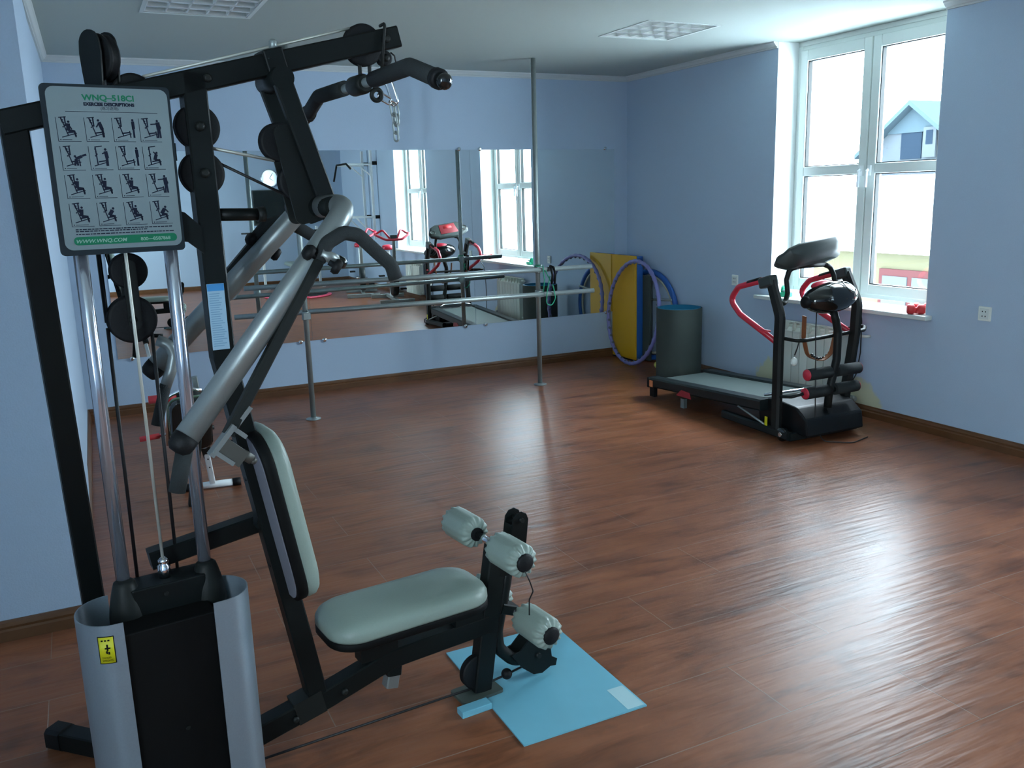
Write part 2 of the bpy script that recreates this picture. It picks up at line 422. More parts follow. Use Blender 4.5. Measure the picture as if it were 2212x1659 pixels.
# windows: white frame of two sashes with a transom, sill, reveal lining, panes
def window(n, ya, yb):
    X0, X1 = .20, .27; zb, zt = .80, 2.62; ym = (ya + yb) / 2
    f = MB()
    f.span((X0, ya, zb), (X1, ya + .045, zt)); f.span((X0, yb - .045, zb), (X1, yb, zt)); f.span((X0, ya + .045, zb), (X1, yb - .045, zb + .04)); f.span((X0, ya + .045, zt - .035), (X1, yb - .045, zt)); f.span((X0, ya, zt), (X1, yb, H))
    f.span((X0 + .002, ym - .03, zb + .041), (X1, ym + .03, zt - .036))
    win = struct(f.build('window_%d' % n, M['pvc'], bevel=.004))
    for (a, b) in ((ya + .045, ym - .005), (ym + .005, yb - .045)):
        s_ = MB(); xa, xb = .185, .255
        s_.span((xa, a, zb + .03), (xb, a + .07, zt - .03)); s_.span((xa, b - .07, zb + .03), (xb, b, zt - .03))
        s_.span((xa, a + .07, zb + .03), (xb, b - .07, zb + .10)); s_.span((xa, a + .07, zt - .11), (xb, b - .07, zt - .03)); s_.span((xa, a + .07, 1.673), (xb, b - .07, 1.742))
        so = s_.build('sash', M['pvc'], win, bevel=.006)
        MB().span((.218, a + .06, zb + .09), (.222, b - .06, 1.68)).build('pane', M['glass'], so)
        MB().span((.218, a + .06, 1.735), (.222, b - .06, zt - .10)).build('pane', M['glass'], so)
        g = MB()                                    # dark glazing gasket
        for (z0, z1) in ((zb + .10, 1.673), (1.742, zt - .11)):
            t = .006
            g.span((.196, a + .07, z0), (.23, a + .07 + t, z1)); g.span((.196, b - .07 - t, z0), (.23, b - .07, z1))
            g.span((.196, a + .07, z0), (.23, b - .07, z0 + t)); g.span((.196, a + .07, z1 - t), (.23, b - .07, z1))
        g.build('gasket', M['dark'], so)
        yh = (b - .03) if b < ym + .1 else (a + .03)
        hd = MB(); hd.span((.172, yh - .013, 1.66), (.186, yh + .013, 1.73)); hd.tube([(.165, yh, 1.70), (.150, yh, 1.69), (.148, yh, 1.58)], .010, 8, fil=.01)
        hd.build('handle', M['white_paint'], so)
    MB().span((-.065, ya - .05, .736), (0.0, yb + .12, .766)).span((-.001, ya, .736), (X0 + .02, yb, .766)).build('sill', M['pvc'], win, bevel=.006)
    r = MB(); t = .004
    r.span((.0, ya + .0005, .767), (X0 - .001, ya + t, H - .001)); r.span((0, yb - t, .767), (X0 - .001, yb - .0005, H - .001))
    r.build('reveal', M['white_paint'], win)
    return win
for i, (a, b) in enumerate(WIN): window(i + 1, a, b)
fill_win = window(3, -FILL_WIN_Y[1], -FILL_WIN_Y[0]); fill_win.location = (XL, 0, 0); fill_win.rotation_euler = (0, 0, PI)   # added third window, unseen on the left behind the camera, for fill daylight

# ------------------------------------------------------------------ daylight: white overcast sky
S = bpy.context.scene
wd = bpy.data.worlds.new('sky'); S.world = wd; wd.use_nodes = True
nt = wd.node_tree; bg = nt.nodes['Background']
tcw = nt.nodes.new('ShaderNodeTexCoord'); sx = nt.nodes.new('ShaderNodeSeparateXYZ'); rpw = nt.nodes.new('ShaderNodeValToRGB')
nt.links.new(tcw.outputs['Generated'], sx.inputs[0]); nt.links.new(sx.outputs['Z'], rpw.inputs[0])
rpw.color_ramp.elements[0].position = 0; rpw.color_ramp.elements[0].color = (.78, .98, 1.12, 1)
rpw.color_ramp.elements[1].position = .8; rpw.color_ramp.elements[1].color = (.84, 1, 1.12, 1)
nt.links.new(rpw.outputs[0], bg.inputs['Color']); bg.inputs['Strength'].default_value = 9.0
for i, (a, b) in enumerate(WIN):
    L = bpy.data.lights.new('window_portal', 'AREA'); L.shape = 'RECTANGLE'; L.size = b - a - .05; L.size_y = 1.8; L.cycles.is_portal = True
    lo = bpy.data.objects.new('window_portal', L); C.objects.link(lo); lo.location = (.30, (a + b) / 2, 1.70)
    lo.rotation_euler = (0, PI / 2, 0); lo.rotation_euler = Vector((-1, 0, 0)).to_track_quat('-Z', 'Z').to_euler()
L = bpy.data.lights.new('window_portal', 'AREA'); L.shape = 'RECTANGLE'; L.size = 1.75; L.size_y = 1.8; L.cycles.is_portal = True  # portal for the added fill window
lo = bpy.data.objects.new('window_portal', L); C.objects.link(lo); lo.location = (XL - .30, (FILL_WIN_Y[0] + FILL_WIN_Y[1]) / 2, 1.70); lo.rotation_euler = Vector((1, 0, 0)).to_track_quat('-Z', 'Z').to_euler()
vs = S.view_settings; vs.view_transform = 'Standard'; vs.look = 'None'; vs.gamma = 1; vs.use_curve_mapping = False; vs.exposure = 1.65
S.cycles.max_bounces = 14; S.cycles.diffuse_bounces = 7; S.cycles.glossy_bounces = 6; S.cycles.transparent_max_bounces = 12
S.cycles.caustics_reflective = True; S.cycles.sample_clamp_indirect = 8
S.cycles.use_denoising = True
#PARTS
# ------------------------------------------------------------------ multi gym (local axes: u forward, v towards the mirror, z up)
gym = thing('multi_gym', 'large black and silver weight-stack multi gym with grey padded seat in the left foreground', 'exercise machine', (-3.865, -4.931, 0), math.radians(6.5))
def G(mb, name, m, parent=gym, **k): return mb.build(name, m, parent, local=True, **k)
Vx = (0, 1, 0)
G(MB().rect([(-1.032, .300, .055), (-1.095, 0, 1.785)], .055, .055), 'rear_post', M['black'])
bm_ = MB().rect([(-1.122, 0, 1.782), (-.160, 0, 2.022)], .055, .054)
tb = G(bm_, 'top_beam', M['black'])
for (u, z) in ((-.675, 1.893), (-.20, 2.012)): G(MB().lathe([(.010, 0), (.010, .006), (.005, .010)], (u, -.028, z), (0, -1, 0), 12), 'bolt', M['dark'], tb)
G(MB().rect([(-.705, 0, 1.905), (-.697, 0, 1.215), (-.528, 0, .205)], .055, .056), 'upright', M['black'])
for (u, z) in ((-.704, 1.781), (-.703, 1.672)): G(MB().lathe([(.012, 0), (.012, .006), (.006, .012)], (u, -.028, z), (0, -1, 0), 8), 'upright_bolt', M['dark'])
b = MB().rect([(-1.07, 0, .060), (-.50, 0, .180), (-.283, 0, .238), (.05, 0, .247)], .055, .062)
bb = G(b, 'base_beam', M['black'])
for (u, z) in ((-.60, .155), (-.45, .19)): G(MB().lathe([(.010, 0), (.010, .006), (.005, .010)], (u, -.028, z), (0, -1, 0), 12), 'bolt', M['dark'], bb)
b = MB().box((-.555, 0, .175), (.085, .062, .07), Matrix.Rotation(-.21, 3, 'Y'))
G(b, 'joint_plate', M['dark'], bb)
for s in (1, -1):
    ft = G(MB().rect([(-.80, s * .035, .032), (-1.160, s * .488, .032)], .058, .058, side=(0, 0, 1)), 'rear_foot', M['black'])
    d = Vector((-.6225, s * .7825, 0))
    G(MB().rect([Vector((-1.150, s * .475, .033)), Vector((-1.150, s * .475, .033)) + d * .052], .066, .066, side=(0, 0, 1), r=.01), 'end_cap', M['rubber'], ft)
G(MB().rect([(-.918, .072, .690), (-.585, .072, .735)], .05, .05), 'brace', M['black'])
G(MB().tube([(-.69, 0, 1.572), (-.575, 0, 1.569)], .0155, 14), 'stop_peg', M['black'])
G(MB().tube([(-.575, 0, 1.569), (-.556, 0, 1.569)], .019, 14), 'peg_collar', M['dark'])
# front leg, low pulley and foot plate
fl = G(MB().rect([(.102, 0, .505), (.062, 0, .27), (.022, 0, .018)], .05, .064), 'front_leg', M['black'])
G(MB().prism(rrect(-.065, -.048, .085, .048, .01), (0, 0, .008), (1, 0, 0), (0, 1, 0), .010), 'foot_plate', M['foot'])
def pulley(c, r, ax=Vx, wd_=.026, m='rubber', parent=gym, name='pulley'):
    c = Vector(c); a = Vector(ax).normalized(); h = wd_ / 2
    mb = MB().lathe([(.012, -h), (r * .86, -h), (r, -h * .9), (r, -h * .6), (r * .88, 0), (r, h * .6), (r, h * .9), (r * .86, h), (.012, h)], c, a, 40)
    p = G(mb, name, M[m], parent)
    G(MB().lathe([(.004, -h - .006), (.010, -h - .004), (.010, h + .004), (.004, h + .006)], c, a, 14), 'axle', M['dark'], p)
    return p
pulley((.012, 0, .085), .058)
# leg curl lever: yoke plates, curved bar, lower bracket
y = MB()
for s in (-1, 1):
    P = [(.095, .40), (.145, .395), (.200, .475), (.212, .572), (.205, .592), (.188, .602), (.168, .598), (.154, .582), (.140, .50)]
    y.prism(P, (0, .019 if s > 0 else -.026, 0), (1, 0, 0), (0, 0, 1), -.007)
y.box((.168, 0, .50), (.05, .044, .12), Matrix.Rotation(.12, 3, 'Y'))
lev = G(y, 'yoke', M['black'], bevel=.002)
G(MB().lathe([(.008, -.036), (.008, .036)], (.184, 0, .575), Vx, 12), 'yoke_bolt', M['dark'], lev)
G(MB().tube([(.150, 0, .46), (.130, 0, .36), (.092, 0, .20), (.096, 0, .14), (.150, 0, .082), (.215, 0, .062)], .021, 14, fil=.06), 'lever_bar', M['black'])
P = [(.130, .112), (.165, .118), (.200, .148), (.245, .160), (.282, .132), (.290, .060), (.312, .045), (.306, .022), (.284, .026), (.250, .012), (.215, .018), (.170, .056)]
y = MB()
for s in (-1, 1): y.prism(P, (0, .024 if s > 0 else -.030, 0), (1, 0, 0), (0, 0, 1), -.006)
lb = G(y, 'lever_bracket', M['black'])
G(MB().lathe([(.009, -.038), (.009, .038)], (.235, 0, .082), Vx, 12), 'bracket_bolt', M['dark'], lb)
G(MB().tube([(-.69, .02, .036), (-.02, .0, .030), (.075, 0, .030), (.126, 0, .034), (.215, 0, .045)], .0038, 8), 'low_cable', M['blackcable'])
G(MB().ball((.126, 0, .036), .0185), 'cable_stopper', M['rubber'])
# foam rollers under grey gathered covers
def roller(u, z, s, v0=.062, v1=.222):
    L = v1 - v0; R = .052
    pr = [(.020, -.002), (.026, -.001), (.036, .002), (.045, .008), (.051, .020), (R, .035), (R, L - .035), (.051, L - .020), (.045, L - .008), (.036, L - .002), (.026, L + .001), (.020, L + .002)]
    wv = [0, .12, .14, .10, .025, 0, 0, .025, .10, .14, .12, 0, 14]
    o = G(MB().lathe(pr, (u, s * v0, z), (0, s, 0), 84, wv), 'roller', M['vinyl'])
    G(MB().lathe([(.026, -.008), (.029, -.003), (.029, .004), (.022, .009), (0, .011)], (u, s * v1, z), (0, s, 0), 24), 'end_cap', M['rubber'], o)
    G(MB().lathe([(.022, -.004), (.022, .004)], (u, s * (v0 - .004), z), (0, s, 0), 20), 'inner_washer', M['rubber'], o)
for (u, z) in ((.066, .527), (.156, .262)):
    for s in (-1, 1): roller(u, z, s)
    G(MB().tube([(u, -.07, z), (u, .07, z)], .012, 12), 'roller_axle', M['chrome'])
G(MB().rect([(.105, 0, .285), (.160, 0, .262)], .05, .035), 'roller_bracket', M['black'])
G(MB().tube([(.060, -.232, .505), (.074, -.235, .470), (.092, -.225, .430), (.090, -.205, .395), (.105, -.18, .33)], .0022, 6, fil=.03), 'cord', M['blackcable'])
# seat
loop = rrect(-.495, -.128, .026, .128, .088, 8)
G(MB().pad(loop, [(.004, .352), (0, .356), (0, .374), (.004, .378)], (0, 0, 0), (1, 0, 0), (0, 1, 0), (0, 0, 1)), 'seat_board', M['blackboard'])
G(MB().pad(loop, [(.003, .376), (0, .384), (.001, .402), (.008, .416), (.020, .425), (.045, .430), (.09, .432)], (0, 0, 0), (1, 0, 0), (0, 1, 0), (0, 0, 1)), 'seat', M['vinyl'])
G(MB().box((-.33, 0, .305), (.12, .05, .10)), 'seat_bracket', M['black']); G(MB().box((-.02, 0, .31), (.10, .05, .08)), 'seat_bracket', M['black'])
st_ = G(MB().rect([(-.277, 0, .235), (-.285, 0, .180)], .046, .046, side=(0, 1, 0)), 'seat_stop', M['black'])
G(MB().rect([(-.285, 0, .180), (-.294, 0, .140)], .040, .040, side=(0, 1, 0)), 'stop_foot', M['silver'], st_)
# back pad, tilted with the lower upright
e1 = Vector((.166, 0, -.986)); en = Vector((.986, 0, .166))
o_ = Vector((-.594, 0, .773)); loop = rrect(-.245, -.130, .245, .130, .085, 7)
def PADF(l): return MB().pad(loop, l, o_, e1, (0, 1, 0), en)
G(PADF([(.004, -.030), (0, -.027), (0, -.004), (.003, .0)]), 'back_board', M['blackboard'])
G(PADF([(.010, -.0325), (.010, -.0295)]), 'back_lining', M['vinylback'])
G(PADF([(.003, -.001), (0, .006), (.001, .024), (.010, .036), (.026, .043), (.05, .046)]), 'backrest', M['vinyl'])
for t in (-.12, .0, .14):
    p = o_ + e1 * t - en * .031
    G(MB().box(p - en * .014, (.028, .04, .05) if t == 0 else (.024, .018, .018), Matrix.Rotation(.17, 3, 'Y')), 'back_mount', M['black'])
# weight stack: guide rods, boots, cover, silver side sheets
for u in (-.9955, -.7955):
    rd = G(MB().tube([(u, 0, .56), (u, 0, 1.80 if u < -.9 else 1.85)], .0165, 24), 'guide_rod', M['rod'])
    G(MB().lathe([(.044, .560), (.044, .590), (.041, .615), (.035, .645), (.029, .668), (.025, .680), (.019, .684)], (u, -.012, 0), (0, 0, 1), 24), 'boot', M['dark'], rd)
G(MB().span((-1.030, -.128, .012), (-.806, .03, .592)), 'stack_cover', M['gloss'] if False else M['blackboard'], bevel=.004)
G(MB().span((-.985, -.045, .585), (-.805, .045, .662)), 'top_plate', M['black'], bevel=.004)
for z in (.635, .30): G(MB().lathe([(.006, 0), (.005, .004)], (-.905, -.128 if z < .5 else -.045, z), (0, -1, 0), 10), 'screw', M['dark'])
G(MB().lathe([(.016, .660), (.016, .694), (.011, .698), (.013, .704), (.013, .710), (.006, .716)], (-.8965, 0, 0), (0, 0, 1), 20), 'cable_fitting', M['chrome'])
def shroud(cx, cy, rx, ry, a0, a1, front, top, tilt):
    prof = []
    n = 22
    for i in range(n + 1):
        a = a0 + (a1 - a0) * i / n
        prof.append((cx + rx * math.cos(a), cy + ry * math.sin(a)))
    prof.append(front)
    return prof
def sheet(prof, z0, z1, t, off=0.):
    # thin bent sheet following the profile, given real thickness
    n = len(prof); out = []
    for i, (x, y_) in enumerate(prof):
        a = Vector(prof[max(0, i - 1)]); b_ = Vector(prof[min(n - 1, i + 1)]); d = (b_ - a).normalized(); nr = Vector((d.y, -d.x))
        out.append((Vector((x, y_)) + nr * off, Vector((x, y_)) + nr * (off + t)))
    vs = []; 
    for p, q in out: vs += [(p.x, p.y, z0), (p.x, p.y, z1), (q.x, q.y, z0), (q.x, q.y, z1)]
    fs = []
    for i in range(n - 1):
        a = i * 4; c = a + 4
        fs += [(a, a + 1, c + 1, c), (a + 2, c + 2, c + 3, a + 3), (a + 1, a + 3, c + 3, c + 1), (a, c, c + 2, a + 2)]
    fs += [(0, 2, 3, 1), (n * 4 - 4, n * 4 - 3, n * 4 - 1, n * 4 - 2)]
    return MB().add(vs, fs, True)
pl = shroud(-1.038, -.050, .078, .090, math.radians(85), math.radians(272), (-1.024, -.141), 0, 0)
sl = G(sheet(pl, .010, .632, .003), 'side_sheet', M['shroud'])
pr_ = shroud(-.790, -.075, .078, .084, math.radians(92), math.radians(-92), (-.818, -.160), 0, 0)
sr = G(sheet(pr_, .010, .628, .003), 'side_sheet', M['shroud'])
for o in (sl, sr):
    md = o.modifiers.new('edge', 'EDGE_SPLIT'); md.split_angle = math.radians(50)
# yellow warning sticker on the left sheet
seg = [p for p in pl if p[1] < -.118 and p[0] < -1.02]
st = []
for i in range(9):
    a = math.radians(237 + (263 - 237) * i / 8); st.append((-1.038 + .078 * math.cos(a), -.050 + .090 * math.sin(a)))
sk = G(sheet(st, .536, .606, .0006, .0031), 'warning_sticker', M['blackboard'], sl)
st2 = []
for i in range(9):
    a = math.radians(238.5 + (261.5 - 238.5) * i / 8); st2.append((-1.038 + .078 * math.cos(a), -.050 + .090 * math.sin(a)))
G(sheet(st2, .538, .604, .0006, .0038), 'sticker_face', M['yellow_st'], sk)
tx = MB()
def curve_pt(f, z, off=.0047):
    a = math.radians(238.5 + (261.5 - 238.5) * f); n_ = Vector((math.cos(a) / .078, math.sin(a) / .090)).normalized()
    p = Vector((-1.038 + .078 * math.cos(a), -.050 + .090 * math.sin(a))) + n_ * off
    return Vector((p.x, p.y, z))
def cquad(f0, z0, f1, z1):
    tx.add([curve_pt(f0, z0), curve_pt(f1, z0), curve_pt(f1, z1), curve_pt(f0, z1)], [(0, 1, 2, 3)])
for i in range(3): cquad(.18 + .22 * i, .594, .32 + .22 * i, .598)
for (a, b_, c_, d_) in ((.50, .570, .62, .586), (.38, .574, .76, .578), (.46, .562, .56, .570), (.58, .560, .70, .567), (.42, .564, .5, .567)): cquad(a, b_, c_, d_)
G(tx, 'warning_pictogram', M['blackboard'], sk)
t2 = MB()
def curved_text(txt, size, f0, z, w):
    m2 = MB(); text_into(m2, txt, size, (0, 0, 0), (1, 0, 0), (0, 0, 1), 'LEFT', xs=1)
    xm = max(p.x for p in m2.v)
    t2.add([curve_pt(f0 + w * p.x / xm, z + p.z) for p in m2.v], m2.f)
curved_text('DANGER', .0065, .14, .550, .62); curved_text('WEIGHTS', .0065, .14, .5425, .70)
G(t2, 'warning_text', M['blackboard'], sk)
# cables and the floating twin pulley block behind the rods
G(MB().tube([(-.897, 0, .715), (-.899, 0, 1.93)], .0040, 8), 'stack_cable', M['cable'])
pulley((-.885, .075, 1.443), .044); pulley((-.893, .055, 1.326), .058, wd_=.03)
b = MB()
for s in (-1, 1): b.prism(rrect(-.016, -.085, .016, .085, .014), (-.888, .065 + s * .024, 1.385), (1, 0, .06), (0, 0, 1), .004)
G(b, 'pulley_strap', M['dark'])
G(MB().rect([(-.947, .085, 1.80), (-.947, .075, 1.32)], .020, .010), 'cable_guard', M['black'])
for (u, z0) in ((-.950, 1.309), (-.850, 1.30)): G(MB().tube([(u, .055, z0), (u - .005, .055, .60)], .0045, 8), 'lower_cable', M['blackcable'])
a = math.radians(-28)
ax_ = Vector((math.cos(a), -math.sin(a), 0)); pv = Vector((-.905, 0, 1.930))
pulley(pv + ax_ * .006, .052, ax_, .026)
b = MB()
sdir = Vector((math.sin(a), math.cos(a), 0))
for s in (-1, 1):
    q = pv + ax_ * (s * .022)
    poly = [(-.024, -.12), (.024, -.12), (.029, -.07), (.034, -.03), (.037, .01)] + [(.035 * math.cos(t_ * PI / 10), .026 + .032 * math.sin(t_ * PI / 10)) for t_ in range(1, 10)] + [(-.037, .01), (-.034, -.03), (-.029, -.07)]
    b.prism(poly, q, sdir, (0, 0, 1), .004)
G(b, 'pulley_bracket', M['black'])
pulley((-.842, 0, 1.852), .047); pulley((-.257, 0, 1.996), .053); pulley((-.197, 0, 1.966), .019)
pulley((-.704, 0, 1.781), .053); pulley((-.703, 0, 1.672), .053); pulley((-.506, 0, 1.747), .048); pulley((-.466, 0, 1.648), .048)
G(MB().tube([(-.815, 0, 1.893), (-.29, 0, 2.036)], .0036, 8), 'top_cable', M['cable'])
for dv in (-.006, .006): G(MB().tube([(-.675, dv, 1.7325), (-.52, dv, 1.702)], .0034, 8), 'middle_cable', M['cable'])
G(MB().tube([(-.66, 0, 1.697), (-.48, 0, 1.607)], .0036, 8), 'middle_cable', M['blackcable'])
# press arm fork
fk = MB()
for s in (-1, 1): fk.rect([(-.506, s * .056, 1.905), (-.392, s * .056, 1.545)], .022, .048)
fk.lathe([(.028, -.070), (.028, .070)], (-.502, 0, 1.897), Vx, 24)
fork = G(fk, 'press_fork', M['black'])
cl = MB().box((-.503, 0, 1.928), (.052, .075, .085), Matrix.Rotation(-.24, 3, 'Y'))
G(cl, 'beam_clamp', M['black'], fork, bevel=.004)
G(MB().lathe([(.010, 0), (.010, .020), (.006, .024)], (-.505, -.02, 1.968), (0, 0, 1), 12), 'clamp_bolt', M['steel'], fork)
cp = MB(); d = Vector((.045, 0, -.236)).normalized(); e = Vector((d.z * -1, 0, d.x))
for s in (-1, 1): cp.prism(rrect(-.122, -.031, .128, .031, .02), Vector((-.476, s * .026 - .003, 1.668)), d, e, .006)
G(cp, 'pulley_cover', M['dark'], fork)
G(MB().lathe([(.026, -.155), (.026, .155)], (-.425, 0, 1.583), Vx, 24), 'pivot_tube', M['black'], fork)
# two silver press arms
def arm(s, top, bot):
    t = Vector(top); q = Vector(bot)
    dd = (q - t).normalized()
    ar = G(MB().tube([(-.428, s * .07, 1.584), (t.x, t.y, t.z), q], .0285, 24, fil=.085, seg=9), 'press_arm', M['silver'])
    G(MB().lathe([(.0292, -.004), (.0292, .012), (.027, .026), (.018, .036), (0, .038)], q, dd, 24), 'end_cap', M['rubber'], ar)
    return ar, dd
an, dn = arm(-1, (-.405, -.195, 1.586), (-.868, -.300, 1.094))
af, df = arm(1, (-.380, .195, 1.586), (-.806, .295, 1.160))
def handle(ar, dd, s, foam, slide0, slide1, grip0, grip1, gr):
    G(MB().rect([slide0, slide1], .026, .026, side=(0, 1, 0)), 'slide_bar', M['dark'], ar)
    G(MB().tube([Vector(slide0) + (Vector(slide0) - Vector(slide1)).normalized() * -.01] + [Vector(p) for p in foam], .0175, 16, fil=.03), 'foam_handle', M['foam'], ar)
    G(MB().tube([grip0, grip1], gr, 16), 'bottom_grip', M['foam'], ar)
F = [(-.487, -.245, 1.500), (-.445, -.248, 1.522), (-.408, -.25, 1.514), (-.360, -.25, 1.468), (-.325, -.25, 1.436), (-.316, -.25, 1.402)]
handle(an, dn, -1, F, (-.506, -.243, 1.468), (-.776, -.298, 1.085), (-.873, -.300, 1.070), (-.899, -.300, .976), .0185)
F = [(-.511, .25, 1.499), (-.477, .25, 1.534), (-.428, .25, 1.547), (-.375, .25, 1.519), (-.330, .25, 1.490), (-.315, .25, 1.455)]
handle(af, df, 1, F, (-.514, .252, 1.488), (-.60, .268, 1.394), (-.793, .262, 1.112), (-.829, .262, 1.000), .0155)
G(MB().tube([(-.800, .275, 1.235), (-.772, .264, 1.222), (-.763, .262, 1.190), (-.775, .262, 1.150), (-.795, .262, 1.105)], .0155, 14, fil=.03), 'bent_tube', M['silver'], af)
def knob(p, ax, ar):
    G(MB().lathe([(.007, 0), (.007, .012), (.019, .014), (.020, .024), (.014, .032), (0, .033)], p, ax, 9), 'knob', M['rubber'], ar)
knob((-.520, -.25, 1.468), (-.8, -.1, .6), an); knob((-.493, -.262, 1.455), (.75, -.3, -.55), an)
knob((-.508, .25, 1.486), (-.8, -.2, .6), af); knob((-.470, .262, 1.462), (.75, -.3, -.55), af)
pp = G(MB().tube([(-.508, -.25, 1.478), (-.465, -.25, 1.455)], .014, 14), 'adjuster', M['silver'], an)
G(MB().lathe([(.0150, 0), (.0150, .014), (.010, .022), (0, .023)], (-.467, -.25, 1.456), (.88, 0, -.47), 16), 'adjuster_cap', M['gloss'], pp)
# latch at the lower end of the near arm
dN = (Vector((-.868, -.3, 1.094)) - Vector((-.405, -.195, 1.586))).normalized(); off = Vector((.73, 0, -.68))
lt = MB()
q = Vector((-.795, -.305, 1.080))
lt.box(q - dN * .060 + off * .012, (.010, .020, .075), Matrix.Rotation(.75, 3, 'Y'))
lt.box(q + off * .004, (.012, .026, .085), Matrix.Rotation(.75, 3, 'Y')); lt.box(q + off * .028 + dN * .030, (.055, .026, .010), Matrix.Rotation(.75, 3, 'Y'))
lt.box(q + off * .022 - dN * .036, (.045, .026, .010), Matrix.Rotation(.75, 3, 'Y'))
la = G(lt, 'latch', M['silver'], an)
lt = MB(); lt.box(q + off * .040 + dN * .010, (.06, .024, .040), Matrix.Rotation(.75, 3, 'Y'))
lt.cyl(q + off * .06, q + off * .088, .013, .013, 6); lt.cyl(q + off * .088, q + off * .100, .009, .007, 12)
G(lt, 'latch_bolt', M['latch'], la)
G(MB().prism(rrect(-.052, -.011, .052, .011, .01), Vector((-.565, .245, 1.375)), Vector((.64, 0, .77)), Vector((.77, 0, -.64)), .02), 'slide_plate', M['silver'], af)
# blue printed label on the upright
lbl = G(MB().span((-.7255, -.0290, 1.238), (-.6835, -.0275, 1.404)), 'instruction_label', M['pale_lab'])
G(MB().span((-.7250, -.0296, 1.386), (-.6840, -.0285, 1.4035)), 'label_header', M['blue_lab'], lbl)
b = MB()
for i in range(24):
    z = 1.378 - i * .0057; b.span((-.722, -.0293, z), (-.722 + random.uniform(.022, .035), -.0289, z + .0022))
G(b, 'label_print', M['labline'], lbl)
# exercise chart: backing board, white face, lettering and pictograms
su0, su1, sz0, sz1, sv = -1.041, -.773, 1.4930, 1.8640, -.060
sg = G(MB().prism(rrect(su0, sz0, su1, sz1, .010), (0, sv, 0), (1, 0, 0), (0, 0, 1), -.012), 'exercise_chart', M['chartedge'])
plabel(sg, 'white exercise chart on dark board')
fv = sv - .0010
fu0, fu1, fz0, fz1 = su0 + .010, su1 - .006, sz0 + .012, sz1 - .006
G(MB().prism(rrect(fu0, fz0, fu1, fz1, .017), (0, fv + .0005, 0), (1, 0, 0), (0, 0, 1), -.001) if False else MB().prism(rrect(fu0, fz0, fu1, fz1, .017), (0, fv, 0), (1, 0, 0), (0, 0, 1), .0008), 'chart_face', M['chart'], sg)
FWd, FHt = fu1 - fu0, fz1 - fz0; tv = fv - .0012
def fp(x, y_): return (fu0 + x * FWd, tv, fz0 + y_ * FHt)
tt = MB(); text_into(tt, 'WNQ\u2013518CI', .0172, fp(.50, .922), (1, 0, 0), (0, 0, 1), 'CENTER', bold=.0006, xs=1.12); G(tt, 'chart_title', M['green'], sg)
tt = MB(); text_into(tt, 'EXERCISE DESCRIPTIONS', .0092, fp(.50, .890), (1, 0, 0), (0, 0, 1), 'CENTER', bold=.0006, xs=1.02)
text_into(tt, '(\u7ec3\u4e60\u8bf4\u660e)', .0080, fp(.50, .866), (1, 0, 0), (0, 0, 1), 'CENTER')
G(tt, 'chart_subtitle', M['ink'], sg)
pc = MB()
def seg_(x0, y0, x1, y1, w):
    a = Vector(fp(x0, y0)); b_ = Vector(fp(x1, y1)); d = (b_ - a).normalized(); n_ = Vector((-d.z, 0, d.x)) * (w / 2)
    pc.add([a - n_, b_ - n_, b_ + n_, a + n_], [(0, 1, 2, 3)])
def disc_(x, y_, r):
    c = Vector(fp(x, y_)); pc.add([c + Vector((r * math.cos(2 * PI * i / 12), 0, r * math.sin(2 * PI * i / 12))) for i in range(12)], [list(range(12))])
seg_(.14, .852, .90, .852, .0010)
fr = MB(); 
POSE = ['sit', 'lean', 'standfar', 'row', 'kick', 'standr', 'standfar', 'pull', 'sitpress', 'sitpress', 'sitpress', 'row', 'sitpress', 'hunch', 'sit2', 'hunch2']
CW, CH = .225, .175
